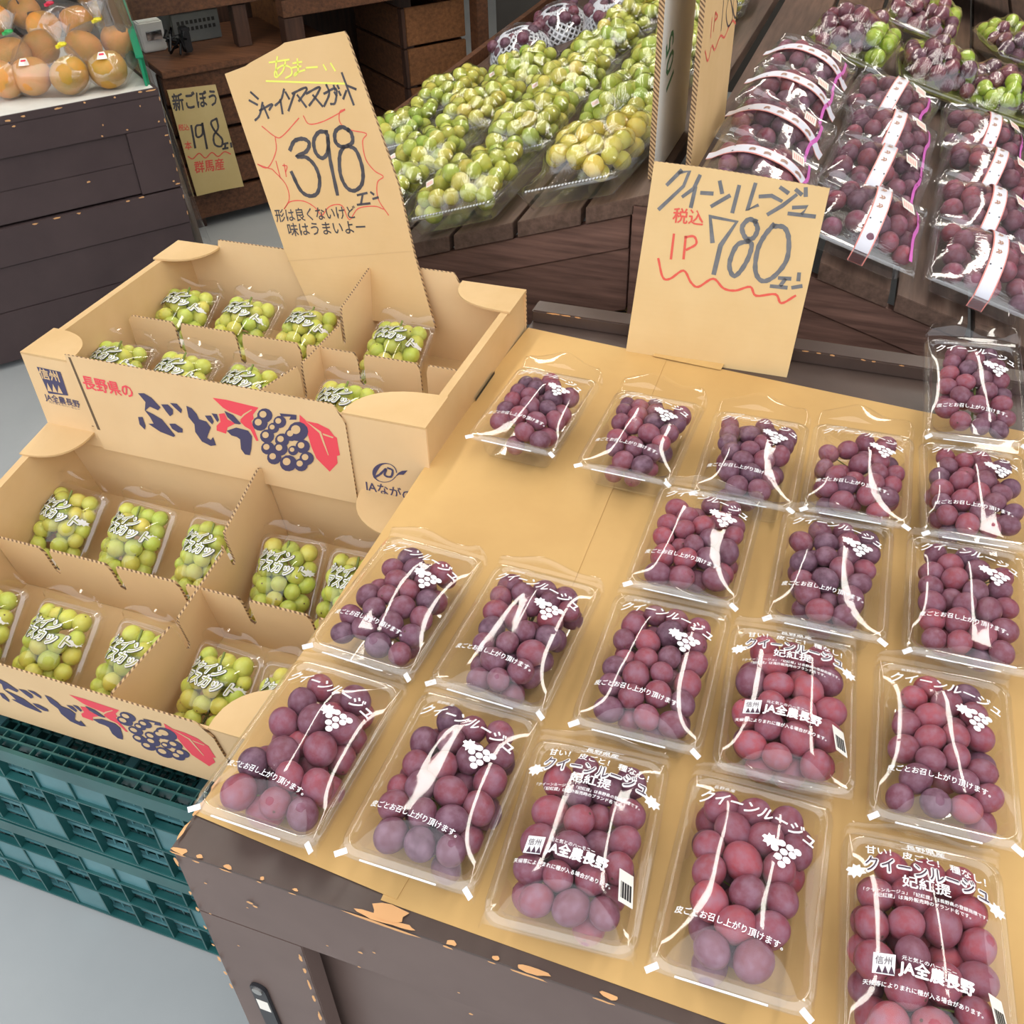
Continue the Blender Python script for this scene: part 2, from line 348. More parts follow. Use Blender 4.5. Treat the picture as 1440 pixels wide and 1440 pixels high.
for x, z, l in [(-.45, .66, .0022), (-.405, .652, .004), (-.40, .648, .003), (-.41, .64, .0015), (-.33, .62, .0015), (-.295, .63, .003), (-.28, .64, .002), (-.19, .585, .003), (-.2, .62, .0015), (-.30, .60, .002), (-.46, .60, .002), (-.44, .55, .0018)]:
    cl.append(((x, YF+.001, z), (1, 0, 0), (0, 0, 1), l, l*.6))
for z, l in [(.685, .008), (.63, .004), (.60, .005), (.565, .004), (.53, .003), (.50, .006), (.47, .004), (.44, .007)]:
    cl.append(((XL+.0035, YF+.001, z), (0, 0, 1), (-1, 0, 0), l, .0022))
for z, l in [(.575, .008), (.55, .006), (.52, .012), (.49, .008), (.45, .012), (.42, .006)]:
    cl.append(((-.3655, YF+.001, z), (0, 0, 1), (-1, 0, 0), l, .0022))
for y, l in [(.375, .014), (.40, .012), (.43, .01)]:
    cl.append(((XL+.002, y, TZ), (0, 1, 0), (-1, 0, 0), l, .0018))
tag(chips(tb, 'paint_chip', cl), 'bare orange wood showing where paint has chipped', None)
cl = [((x, 1.3785, TZ+.021), (1, 0, 0), (0, 0, 1), l, .0015) for x, l in [(-.44, .012), (-.42, .01), (-.40, .006), (-.04, .007), (-.02, .004), (.0, .005), (.045, .004), (.06, .003), (.1, .004)]]
chips(tb, 'paint_chip', cl)
# hinge on the stile
hp = MB(); Fh = Frame((-.44, YF+.001, .45), (0, -1, 0))
a, b = Fh.px(365, 1388), Fh.px(400, 1470)
d = np.array(b)-np.array(a); d /= np.linalg.norm(d); q = np.array([-d[1], d[0]])
out = [np.array(a)+d*(-.010*math.cos(t))+q*.010*math.sin(t) for t in lin(-1.5, 1.5, 8)]+[np.array(b)+q*.010, np.array(b)-q*.010]
hp.prism([tuple(o) for o in out], Fh.w, 0, .004); hg = P('hinge', hp, 'hinge', tb, .0008)
sc = np.array(a); hp = MB(); hp.prism([tuple(sc+.006*np.array([math.cos(t), math.sin(t)])) for t in lin(0, 5.9, 14)], Fh.w, .004, .0058); P('screw', hp, 'steel', hg)
c0 = np.array(a)+d*.034; hp = MB(); hp.prism([tuple(c0+d*i*.011+q*j*.007) for i, j in ((-1, -1), (1, -1), (1, 1), (-1, 1))], Fh.w, .0041, .0045); P('hinge_label', hp, 'sticker', hg)
# paper sheets
def sheet(name, poly, z, label):
    us = 14; mb = MB()
    mb.prism(poly, lambda a, b, t: (a, b, z+t), 0, .0006)
    m = mb.mesh(name, 'paper'); o = ob(name, m); return tag(o, label, 'paper', 'kraft papers on the table')
sheet('kraft_paper', [(-.476, .394), (-.262, .378), (-.230, .72), (-.24, 1.331), (-.477, 1.356), (-.49, 1.1), (-.484, .8)], TZ+.0012, 'kraft paper sheet on the left end of the table, bare in its middle')
sheet('kraft_paper', [(-.275, .3735), (.56, .357), (.56, 1.262), (.13, 1.294), (-.275, 1.335), (-.275, .9)], TZ+.0004, 'kraft paper sheet under the trays on the centre and right of the table')
tag(P('kraft_paper', MB().prism([(-.262, 1.325), (-.155, 1.317), (-.145, 1.365), (-.20, 1.345), (-.25, 1.376)], lambda a, b, t: (a, b, TZ+.0022+t+max(0, b-1.32)*.25), 0, .0006), 'paper', None), 'small curled flap of kraft paper at the foot of the large price sign', 'paper')

# ---------------------------------------------------------------- grape packs
def sphere(name, mat, nu=18, nv=11, tipped=False):
    mb = MB(); vs = [(0, 0, -1)]
    for j in range(1, nv):
        th = math.pi*j/nv
        for i in range(nu): a = 2*math.pi*i/nu; vs.append((math.sin(th)*math.cos(a), math.sin(th)*math.sin(a), -math.cos(th)))
    vs.append((0, 0, 1)); fs = [(0, 1+(i+1) % nu, 1+i) for i in range(nu)]
    for j in range(nv-2):
        for i in range(nu): fs.append((1+j*nu+i, 1+j*nu+(i+1) % nu, 1+(j+1)*nu+(i+1) % nu, 1+(j+1)*nu+i))
    o = 1+(nv-2)*nu; fs += [(o+i, o+(i+1) % nu, o+nu) for i in range(nu)]
    mb.add(vs, fs)
    if tipped:
        mb.add([(.10*math.cos(k*1.256), .10*math.sin(k*1.256), .997) for k in range(5)]+[(0, 0, 1.03)], [(k, (k+1) % 5, 5) for k in range(5)], 1)
    return mb.mesh(name, [mat, 'tip'], True)
GP = sphere('grape', 'purple', 20, 13, True); GM = sphere('grape', 'muscat', 18, 11, True); GF = sphere('grape', 'muscatfar', 14, 9); GQ = sphere('grape', 'purple', 14, 9)

def relax(n, r, a, b, ceilf, floor, seed, iters=150, prof=None, jitter=.08):
    rs = np.random.RandomState(seed); rad = r*(1+jitter*rs.uniform(-1.6, 1, n))
    p = np.stack([rs.uniform(-a, a, n)*.95, rs.uniform(-b, b, n)*.9, rs.uniform(floor+r, floor+3.2*r, n)], 1)
    for it in range(iters):
        p[:, 0] *= .9992; p[:, 1] *= .9995; p[:, 2] += .0003
        d = p[:, None]-p[None]; L = np.sqrt((d**2).sum(2))+1e-9; mn = (rad[:, None]+rad[None])*.97; ov = np.clip(mn-L, 0, None); np.fill_diagonal(ov, 0)
        p += (d/L[..., None]*ov[..., None]*.5).sum(1)
        w = a*(prof(np.clip(p[:, 1]/b, -1, 1)) if prof else 1)
        ex = np.abs(p[:, 0])-(w-rad); p[:, 0] -= np.sign(p[:, 0])*np.clip(ex, 0, None)*.6
        ey = np.abs(p[:, 1])-(b-rad); p[:, 1] -= np.sign(p[:, 1])*np.clip(ey, 0, None)*.6
        top = np.array([ceilf(x, y) for x, y in p[:, :2]])-rad-.001
        p[:, 2] = np.minimum(p[:, 2], top); p[:, 2] = np.maximum(p[:, 2], floor+rad)
    return p, rad
def col_purple(rs, red):
    t = rs.rand()
    base = [srgb(98, 46, 62), srgb(110, 48, 64), srgb(92, 50, 70), srgb(122, 50, 62), srgb(82, 44, 62)][rs.randint(5)]
    rd = srgb(176, 66, 72); k = min(1, max(0, red+rs.normal()*.22)); c = [base[i]*(1-k)+rd[i]*k for i in range(3)]; g = .9+.25*rs.rand()
    return tuple(x*g for x in c)
def col_muscat(rs, yel=.3):
    a = srgb(178, 192, 74); b = srgb(218, 206, 92); k = min(1, max(0, yel+rs.normal()*.25)); return tuple((a[i]*(1-k)+b[i]*k)*(.92+.16*rs.rand()) for i in range(3))
TA, TBL, RIM = .060, .091, .045   # tray half width, half length, rim height
def film_h(u, v):
    U = abs(u/TA); V = abs(v/TBL)
    return RIM+.0015+.019*max(0, 1-U**2.3)*max(0, 1-V**3.0)
def film_mesh(seed, back=.030, hf=film_h, ta=TA, tl=TBL, mat='film', cre=.0016):
    rs = np.random.RandomState(seed); K = [(rs.uniform(-1, 1), rs.uniform(-.8, .8), rs.uniform(-.5, .5), rs.uniform(.3, 1)) for _ in range(5)]
    def fn(u, v):
        z = hf(max(-ta, min(ta, u)), max(-tl, min(tl, v)))
        wgt = max(0, 1-abs(u/ta)**2)*max(0, 1-abs(v/tl)**2)
        for a, c, m, k in K: z += cre*k*wgt*(max(0, 1-abs((u/ta-c)+m*(v/tl)*(a))*5)-.15)
        vv, uu = v, u
        if v > tl:   # loose end of the bag stands up behind
            e = (v-tl)/back; z += .012*math.sin(e*2.2)+.006*e*math.sin(u*60+seed); uu = u*(1-.25*e**3)
            vv = tl+(v-tl)*(1-.25*(u/ta)**2)
        if v < -tl: z -= (abs(v)-tl)*1.2
        if abs(u) > ta: z -= (abs(u)-ta)*2.5
        return (uu, vv, z)
    us = [-ta-.004]+lin(-ta, ta, 25)+[ta+.004]; vs = [-tl-.004]+lin(-tl, tl, 31)+lin(tl+back*.2, tl+back, 5)
    return MB().grid(fn, us, vs).mesh('film', mat, True)
def rrect(hx, hy, rc, n=6):
    pts = []
    for cx, cy, a0 in ((hx-rc, hy-rc, 0), (-hx+rc, hy-rc, 90), (-hx+rc, -hy+rc, 180), (hx-rc, -hy+rc, 270)):
        for k in range(n+1): t = R_(a0+90*k/n); pts.append((cx+rc*math.cos(t), cy+rc*math.sin(t)))
        # straight side subdivisions come from the next corner
    return pts
def tray_mesh(hx=TA, hy=TBL, rim=RIM, rc=.016, mat='tray', flare=.010):
    mb = MB(); prof = [(-.030, .0015), (-.022-flare*.2, .0015), (-.016, .004), (-.013, .010), (-.008, rim-.004), (-.007, rim), (-.0035, rim+.001), (-.0025, rim+.0028), (-.001, rim+.001), (.0015, rim), (.003, rim-.0015), (.0035, rim-.006)]
    rings = [[(x, y, z) for x, y in rrect(hx+o, hy+o, max(.004, rc+o*.5))] for o, z in prof]; n = len(rings[0])
    vs = [p for r in rings for p in r]; fs = [tuple(range(n-1, -1, -1))]
    for j in range(len(rings)-1):
        for i in range(n): fs.append((j*n+i, j*n+(i+1) % n, (j+1)*n+(i+1) % n, (j+1)*n+i))
    mb.add(vs, fs); m = mb.mesh('tray', mat, True); return m
TRAY = tray_mesh()
def on_film(hf, lift):
    return lambda a, b, t: (a, b, hf(a, b)+lift+t)
def arc(fn, bend):   # baseline sags toward the right like the printed logo
    return lambda a, b, t: fn(a, b-bend*(a+.045)**2, t)
ICON_L = lambda c, s: [(c[0]+s*x, c[1]+s*y) for x, y in ((-1, .2), (-.75, .55), (-.4, .45), (-.3, .9), (.0, .65), (.35, .8), (.4, .4), (.95, .35), (.75, 0), (1, -.35), (.55, -.4), (.35, -.85), (.05, -.55), (-.25, -.95), (-.4, -.5), (-.85, -.45), (-.7, -.05))]
def label_mesh_a(hf=film_h):
    mb = MB(); f = on_film(hf, .0022); g = arc(f, 1.0)
    text2d(mb, 'クイーンルージュ', (-.050, .057), (.048, .047), g, 0, .02, 1.3, .25)
    text2d(mb, '長野県産', (-.040, .0735), (-.022, .072), f, 0, .0, 1)
    poly = ICON_L((.013, .0285), .0075); mb.add([f(x, y, .0004) for x, y in poly], [tuple(range(len(poly)))])
    for x, y in [(.022, .029), (.029, .0275), (.017, .0225), (.0245, .0215), (.0315, .0215), (.0205, .0155), (.0275, .015), (.024, .0095), (.0355, .0265)]:
        mb.add([f(x+.0034*math.cos(i*.7), y+.0032*math.sin(i*.7), .0007) for i in range(9)], [tuple(range(9))])
    text2d(mb, '皮ごとお召し上がり頂けます。', (-.050, -.050), (.034, -.058), f, 0, .012, 1.05)
    return mb.mesh('printed_label', 'wprint')
def label_mesh_b(hf=film_h):
    mb = MB(); f = on_film(hf, .0022); g = arc(f, .6)
    text2d(mb, '長野県産', (-.014, .0795), (.016, .0785), f, 0, .02, 1)
    for y in (.0785, .0875): mb.add([f(a, y+dy, 0) for a, dy in ((-.018, 0), (.02, -.001), (.02, -.0004), (-.018, .0006))], [(0, 1, 2, 3)])
    text2d(mb, '甘い！ 皮ごと！ 種なし！', (-.046, .0685), (.046, .0655), arc(f, .6), 0, .02, 1.1)
    outlined(mb, 'クイーンルージュ', (-.0468, .0505), (.0468, .0497), g, 0, .10, 1.4, 0, 0)
    for s in (-1, 1): poly = ICON_L((.053*s, .046-.004*s), .0075); mb.add([f(x, y, .0002) for x, y in poly], [tuple(range(len(poly)))])
    text2d(mb, '妃紅提', (-.020, .0385), (.016, .0375), f, 0, .02, 1)
    text2d(mb, '「クイーンルージュ」「妃紅提」は長野県の登録商標です。', (-.048, .0315), (.044, .0285), f, 0, .01, 1.1)
    text2d(mb, '「妃紅提」は海外販売時のブランド名です。', (-.040, .0265), (.030, .0235), f, 0, .01, 1.1)
    mb.add([f(a, b, 0) for a, b in ((-.042, -.036), (-.027, -.037), (-.026, -.021), (-.041, -.020))], [(0, 1, 2, 3)])
    text2d(mb, '元と気とのハーモニー', (-.022, -.0235), (.016, -.0265), f, 0, .01, 1)
    text2d(mb, 'JA全農長野', (-.024, -.0335), (.028, -.0375), f, 0, .04, 1.1)
    text2d(mb, '天候等によりまれに種が入る場合があります。', (-.048, -.0445), (.034, -.0505), f, 0, .01, 1.05)
    text2d(mb, 'クイーンルージュ', (-.0468, .0508), (.0468, .0500), g, .0008, .0, 1.4, mi=1)
    text2d(mb, '信州', (-.040, -.0285), (-.029, -.0292), f, .0004, .0, 1.2, mi=1)
    for k in range(3): x = -.0395+k*.0042; mb.add([f(x, -.0355-k*.0003, .0004), f(x+.004, -.0358-k*.0003, .0004), f(x+.002, -.030, .0004)], [(0, 1, 2)], 1)
    return mb.mesh('printed_label', ['wprint', 'dprint'])
FILMS = [film_mesh(s, .010) for s in (3, 8, 15, 21)]+[film_mesh(s, .034) for s in (3, 8, 15, 21)]
LAB_A = label_mesh_a(); LAB_B = label_mesh_b()
sm = MB()
for s in (-1, 1): sm.box(-.0055, .0055, -.0025, .0025, 0, .0006, Matrix.Translation((s*(TA-.002), -TBL-.003, RIM-.001))@Matrix.Rotation(s*-.7, 4, 'Z')@Matrix.Rotation(.5, 4, 'X'))
sm.box(-.040, .030, -.0008, .0008, 0, .0006, Matrix.Translation((0, -TBL-.004, RIM-.002)))
SEAL = sm.mesh('seal_tape', 'seal')
BAR = MB().box(-.008, .008, -.014, .014, 0, .0004)
for k in range(9): BAR.box(-.006+k*.0014, -.006+k*.0014+.0006*(1+k % 2), -.010, .004, .0004, .0006, mi=1)
BARM = BAR.mesh('barcode_sticker', ['sticker', 'black'])
def stemmesh(p, rad):
    mb = MB(); c = p.mean(0); mb.tube([(0, .07, .03), (0, .03, .028), tuple(c), (0, -.05, .025)], .0018, 5)
    for i in range(0, len(p), 2): mb.tube([(0, float(p[i, 1])*.8, .026), tuple(p[i])], .0009, 3)
    return mb.mesh('stem', 'stem')
def purple_pack(label, px, py, rz, typ='A', red=.25, seed=0, zoff=0, tilt=0, n=36, shape=0, r=.0132, roll=0):
    t = thing('grape_pack', label, 'grape pack', (px, py, TZ+.003+zoff), (tilt, roll, rz), 'purple grape packs on the table')
    ob('tray', TRAY, t, local=True)
    ob('film', FILMS[seed % 4+(4 if py > 1.04 else 0)], t, local=True)
    ob('printed_label', LAB_A if typ == 'A' else LAB_B, t, local=True)
    if typ == 'A': ob('seal_tape', SEAL, t, local=True)
    else: ob('barcode_sticker', BARM, t, loc=(.046, -.045, film_h(.046, -.045)+.003), rot=(0, .75, .15), local=True)
    profs = [lambda v: .92-.14*v*v, lambda v: .82+.22*v-.10*v*v, lambda v: .98-.30*v*v, lambda v: .86-.16*v-.14*v*v]
    p, rad = relax(n, r, .054, .079, film_h, .003, 100+seed, prof=profs[shape % 4]); rs = np.random.RandomState(seed+900)
    for i in range(len(p)):
        ob('grape', GP, t, loc=tuple(p[i]), rot=(rs.uniform(0, 6), rs.uniform(0, 6), rs.uniform(0, 6)), scale=(rad[i]*.99, rad[i]*.97, rad[i]*1.10), color=col_purple(rs, red), local=True)
    ob('stem', stemmesh(p, rad), t, local=True)
PK = [ # label, x, y, rot deg, type, redness, shape
 ('purple grape pack at the far left corner of the kraft paper', -.367, 1.072, -3, 'A', .15, 0, dict(n=29)),
 ('purple grape pack in the far row, second from the left, before the large price sign', -.214, 1.056, -2, 'A', .12, 1, dict(n=34)),
 ('dusky purple grape pack in the far row, below the 780 sign\'s right edge', -.070, 1.048, 1, 'A', .0, 1, dict(n=31)),
 ('reddish purple grape pack in the far row, fourth from the left, rounded bag end', .060, 1.058, 1, 'A', .25, 2, dict(n=30)),
 ('reddish grape pack at the right edge, directly in front of the topmost tilted pack', .194, 1.058, 3, 'A', .28, 2, dict(n=33)),
 ('grape pack topmost on the right, tilted up on the table rim', .186, 1.262, 5, 'A', .15, 3, dict(n=32, zoff=.026, tilt=R_(13))),
 ('red purple grape pack just right of the bare kraft paper', -.104, .868, 0, 'A', .3, 0, dict(n=33)),
 ('bluish purple grape pack in the second row from the back, in its middle', .046, .864, 1, 'A', -.05, 1, dict(n=33)),
 ('red purple grape pack at the right edge in the second row from the back', .186, .862, 1, 'A', .3, 0, dict(n=35)),
 ('dark purple grape pack touching the lower muscat carton, bare paper behind it', -.389, .672, -3, 'A', .08, 3, dict(n=30)),
 ('purple grape pack second from the left in the middle row, before the bare paper', -.250, .668, -2, 'A', .03, 1, dict(n=35)),
 ('dark purple grape pack in the middle row, third from the left', -.106, .668, 1, 'A', .15, 0, dict(n=35)),
 ('light red grape pack with a crowded heavily printed film in the middle row', .026, .662, 4, 'B', .58, 2, dict(n=33, r=.0148)),
 ('red purple grape pack at the right edge in the middle row', .166, .656, 2, 'A', .32, 3, dict(n=34)),
 ('purple grape pack at the near left corner of the table', -.394, .470, -1, 'A', .3, 3, dict(n=30, r=.0152)),
 ('dusky purple grape pack second from the left along the near edge', -.252, .474, 0, 'A', .15, 2, dict(n=34, r=.0146)),
 ('heavily printed dark grape pack along the near edge, third from the left', -.121, .460, 4, 'B', .2, 0, dict(n=34, r=.0145)),
 ('purple grape pack fourth from the left along the near edge, orange grapes at its front', .018, .464, 1, 'A', .3, 1, dict(n=32, r=.015)),
 ('heavily printed reddish grape pack at the bottom right corner of the photo', .157, .450, 4, 'B', .48, 2, dict(n=35, r=.0148))]
for i, (lb, x, y, rz, ty, rd, sh, kw) in enumerate(PK):
    purple_pack(lb, x, y, R_(rz), ty, rd, i*7+1, shape=sh, **kw)

# ---------------------------------------------------------------- cartons of muscat grapes (local: x 0..W, y 0..D, z 0..HT; front panel faces -y)
W, D, HC, HP = .655, .405, .150, .166; BX, BY, BZ = -1.135, .955, .614
Fb = Frame((BX, BY, BZ), (0, -1, 0))
def loc_px(px, py): a, b = Fb.px(px, py); return a, b
def boxfn(a, b, t): return (a, -t, b)
def make_box(name, label):
    t = thing(name, label, 'carton', (BX, BY, BZ)); T_ = .004
    L = lambda n, mb, mat: ob(n, mb.mesh(n, mat), t, local=True)
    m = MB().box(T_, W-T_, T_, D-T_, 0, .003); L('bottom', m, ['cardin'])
    xa, xb = .088, .520
    m = MB(); m.prism([(0, 0), (W, 0), (W, HC), (0, HC)], lambda a, b, q: (a, q, b), 0, T_); L('front_wall', m, ['card'])
    m = MB(); m.prism([(xa+.012, .0), (xb+.018, .0), (xb+.018, HC-.012), (xb+.006, HP-.004), (xb, HP), (xa, HP), (xa, HC-.01)], lambda a, b, q: (a, -q, b), .0012, .0036, 0, 1); L('front_panel', m, ['card', 'flute'])
    m = MB(); m.prism([(0, 0), (W, 0), (W, HC), (xb+.02, HC), (xb+.012, HP), (xa, HP), (xa-.004, HC), (0, HC)], lambda a, b, q: (a, D-q, b), 0, T_, 0, 1); L('back_panel', m, ['card', 'flute'])
    for s in (0, 1):
        x0 = 0 if s == 0 else W-.028
        m = MB(); sx_ = (lambda x: x) if s == 0 else (lambda x: W-x)
        # double side wall with slanted inner face
        pts = [(0, 0), (.004, HC), (.016, HC), (.034, 0)]
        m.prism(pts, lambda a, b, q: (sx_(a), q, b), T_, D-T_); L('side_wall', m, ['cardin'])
        m = MB(); hole = [(sx_(-.0006), D*.42, HC*.45), (sx_(-.0006), D*.62, HC*.45), (sx_(-.0006), D*.62, HC*.62), (sx_(-.0006), D*.42, HC*.62)]; m.add(hole, [(0, 1, 2, 3)]); L('hand_hole', m, ['black'])
        for e in (0, 1):
            sy = (lambda y: y) if e == 0 else (lambda y: D-y)
            hx, hy = (.088, .075) if s == 0 else (.122 if e == 0 else .110, .078)
            poly = [(0, 0), (hx, 0)]+[(hx*math.cos(a)**.8 if math.cos(a) > 0 else 0, hy*math.sin(a)**.8) for a in lin(.12, 1.45, 9)]+[(0, hy)]
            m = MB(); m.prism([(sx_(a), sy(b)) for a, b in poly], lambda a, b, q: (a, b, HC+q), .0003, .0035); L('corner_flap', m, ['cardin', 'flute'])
    # partitions: one board along x, one along y, with assembly notches
    xd = .385; yd = D*.50
    def board(n, ln, notches, hgt, fn, lo=.004, tops=None):
        poly = [(0, lo), (ln, lo), (ln, hgt(ln)-.008), (ln-.008, hgt(ln))]
        for c, dep, wn_ in sorted(notches, reverse=True):
            poly += [(c+wn_*.8, hgt(c+wn_)), (c+wn_*.5, hgt(c)-.012), (c+wn_*.45, hgt(c)-dep), (c, hgt(c)-dep-.006), (c-wn_*.45, hgt(c)-dep), (c-wn_*.5, hgt(c)-.012), (c-wn_*.9, hgt(c-wn_))]
        poly += [(.008, hgt(0)), (0, hgt(0)-.008)]
        m = MB(); m.prism(poly, fn, -.0018, .0018, 0, 1); L(n, m, ['card', 'flute'])
    board('partition', W-.06, [(.095, .05, .011), (.21, .05, .011), (.325, .05, .011), (.425, .05, .011), (.53, .05, .011)], lambda x: .115, lambda a, b, q: (a+.03, yd+q, b))
    board('partition', D-.01, [(.135, .055, .010), (D-.135, .055, .010)], lambda y: .108+.035*abs(y-D/2)/(D/2)+(.0 if y < .27 else .02), lambda a, b, q: (xd+q, a+.005, b))
    # print on the front panel
    c3 = crop(30, 480, 4.8); c4 = crop(280, 540, 4.5)
    def polyp(n, lst, mat, q=.0040):
        for l in lst:
            m = MB(); pl_ = [loc_px(*p) for p in l]; m.add([(a, -q, b) for a, b in pl_], [tuple(range(len(pl_)))]); L(n, m, [mat])
    pf = lambda a, b, q: (a, -q, b)
    navy = [c3(l) for l in ([(800, 340), (840, 340), (890, 370), (950, 435), (935, 455), (880, 430), (850, 455), (900, 480), (960, 515), (1050, 625), (1040, 635), (950, 600), (890, 560), (870, 545), (905, 545), (880, 500), (845, 455), (850, 400)],
        [(800, 500), (830, 500), (850, 560), (845, 585), (810, 550)], [(1010, 545), (1050, 545), (1100, 580), (1100, 605), (1070, 605), (1030, 580)],
        [(955, 415), (1000, 415), (1035, 450), (1035, 480), (1015, 495), (990, 465)], [(1015, 405), (1060, 410), (1095, 450), (1090, 475), (1050, 440)],
        [(1125, 425), (1160, 440), (1195, 480), (1210, 515), (1260, 530), (1290, 570), (1275, 610), (1265, 640), (1290, 655), (1305, 635), (1325, 690), (1290, 695), (1230, 665), (1185, 600), (1180, 550), (1140, 500)],
        [(1250, 490), (1290, 490), (1310, 530), (1300, 550), (1270, 520)], [(1295, 475), (1330, 480), (1345, 520), (1335, 535)])]
    navy += [c4(l) for l in ([(170, 160), (225, 185), (275, 240), (265, 245), (235, 240), (190, 200)], [(185, 285), (245, 265), (320, 285), (345, 320), (340, 400), (330, 440), (300, 435), (275, 400), (270, 340), (250, 325), (215, 315)],
        [(520, 175), (570, 180), (625, 185), (625, 215), (580, 215), (590, 195), (530, 195)])]
    polyp('brush_lettering', navy, 'navy', .0044)
    polyp('red_leaf', [c4(l) for l in ([(95, 78), (180, 90), (385, 140), (350, 185), (355, 210), (340, 225), (360, 280), (385, 350), (370, 350), (335, 280), (300, 260), (270, 230), (275, 195), (200, 165), (160, 140)],
        [(135, 180), (170, 175), (190, 215), (240, 240), (190, 265), (180, 305), (120, 285), (120, 255), (145, 230)],
        [(645, 185), (690, 225), (760, 240), (830, 275), (865, 320), (880, 330), (890, 390), (900, 440), (880, 445), (885, 490), (835, 545), (790, 500), (750, 460), (720, 390), (705, 340), (690, 290), (645, 235)])], 'red')
    polyp('leaf_vein', [c4(l) for l in ([(680, 220), (780, 290), (800, 350), (830, 440), (825, 440), (790, 355), (770, 300)], [(290, 180), (340, 150), (345, 155), (300, 185), (265, 220), (262, 212)], [(790, 300), (860, 325), (855, 332), (795, 312)])], 'cream', .0043)
    mb = MB(); mb2 = MB()
    for k, (x, y, r) in enumerate([(425, 190, 45), (395, 240, 45), (520, 230, 38), (480, 268, 33), (635, 290, 60), (440, 320, 42), (535, 345, 42), (595, 310, 40), (665, 385, 42), (445, 395, 40), (525, 400, 42), (605, 410, 30), (485, 455, 42), (690, 460, 42), (575, 490, 50), (655, 500, 40)]):
        for m_, rr, dx, dy, q in ((mb, r*1.08, 0, 0, .0041+k*.00003), (mb2, r*.50, -r*.22, -r*.22, .0047)):
            pts = [c4([(x+dx+rr*math.cos(a), y+dy+rr*.95*math.sin(a))])[0] for a in lin(0, 5.83, 13)]
            m_.add([pf(*loc_px(*p), q) for p in pts], [tuple(range(13))])
    polyp('panel_seam', [[(98, 500), (101.5, 501), (143.5, 603), (139.5, 602)], [(481, 585), (483.5, 586), (486, 690), (484, 690)]][:1], 'kraftbag', .0038)
    L('printed_grapes', mb, ['navy']); L('grape_highlights', mb2, ['cream'])
    mb = MB(); text2d(mb, '長野県の', loc_px(*c3([(441, 302)])[0]), loc_px(*c3([(772, 368)])[0]), pf, .0042, .02, 1.15); L('red_lettering', mb, ['red'])
    sq = [loc_px(*p) for p in c3([(105, 170), (265, 205), (318, 365), (185, 350)])]; mb = MB(); mb.add([pf(a, b, .0006) for a, b in sq], [(0, 1, 2, 3)])
    text2d(mb, 'JA全農長野', loc_px(*c3([(165, 390)])[0]), loc_px(*c3([(402, 445)])[0]), pf, .0006, .015, 1.1)
    text2d(mb, '元と気とのハーモニー', loc_px(*c3([(190, 412)])[0]), loc_px(*c3([(400, 465)])[0]), pf, .0006, .0, .8)
    # round emblem on the right corner
    cc = (1175, 560); ring = []
    for a in lin(0, 2*math.pi, 29): ring.append((a, 78*math.cos(a)+cc[0], 62*math.sin(a)+cc[1]))
    for i in range(28):
        a0, a1 = ring[i], ring[i+1]
        def inn(a): w_ = 6+26*max(0, -math.cos(a-.5))**2; return (cc[0]+(78-w_)*math.cos(a), cc[1]+(62-w_*.6)*math.sin(a))
        if abs(a0[0]-.1) < .25: continue
        mb.add([pf(*loc_px(*c4([p])[0]), .0006) for p in (a0[1:], a1[1:], inn(a1[0]), inn(a0[0]))], [(0, 1, 2, 3)])
    ribbon(mb, [loc_px(*p) for p in c4([(1110, 590), (1145, 570), (1185, 535), (1175, 575), (1215, 585), (1225, 545), (1195, 530)])], .0032, pf, .0007)
    mb.add([pf(*loc_px(*p), .0007) for p in c4([(1235, 592), (1262, 560), (1285, 548), (1320, 545), (1295, 572), (1265, 572)])], [tuple(range(6))])
    text2d(mb, 'JAながの', loc_px(*c4([(1050, 665)])[0]), loc_px(*c4([(1355, 738)])[0]), pf, .0006, .01, 1.1)
    L('navy_emblem', mb, ['navy'])
    mb = MB(); text2d(mb, '信州', loc_px(*c3([(135, 240)])[0]), loc_px(*c3([(262, 268)])[0]), pf, .0010, .02, 1.1)
    for k in range(3):
        pts = c3([(172+k*36, 272+k*8), (205+k*34, 345+k*4), (182+k*42, 342+k*4)][:0] or [(176+k*38, 275+k*9), (212+k*36, 338+k*7), (182+k*34, 332+k*7)]); mb.add([pf(*loc_px(*p), .0010) for p in pts], [(0, 1, 2)])
    L('emblem_cutout', mb, ['cream'])
    for x in (.10, .40):
        m = MB().box(x-.03, x+.03, -.0045, -.0037, .001, .006); 
    return t
UB = make_box('grape_carton', 'upper cardboard carton of muscat grapes, with the tall handwritten sign standing in it')
def copy_children(src, dst):
    for ch in list(src.children):
        c = ch.copy(); COL.objects.link(c); c.parent = dst; WM[c.name] = WM[dst.name]
LBt = R_(8.9)
LB = UB.copy(); COL.objects.link(LB); WM[LB.name] = Matrix.Identity(4); copy_children(UB, LB); LB['label'] = 'lower cardboard carton of muscat grapes tilted forward on the green crates'
LB.location = (-1.135, .583, .427); LB.rotation_euler = (LBt, 0, 0)
WM[UB.name] = Matrix.Translation(UB.location); WM[LB.name] = Matrix.Translation(LB.location)@Matrix.Rotation(LBt, 4, 'X')
UB['group'] = LB['group'] = 'muscat grape cartons'

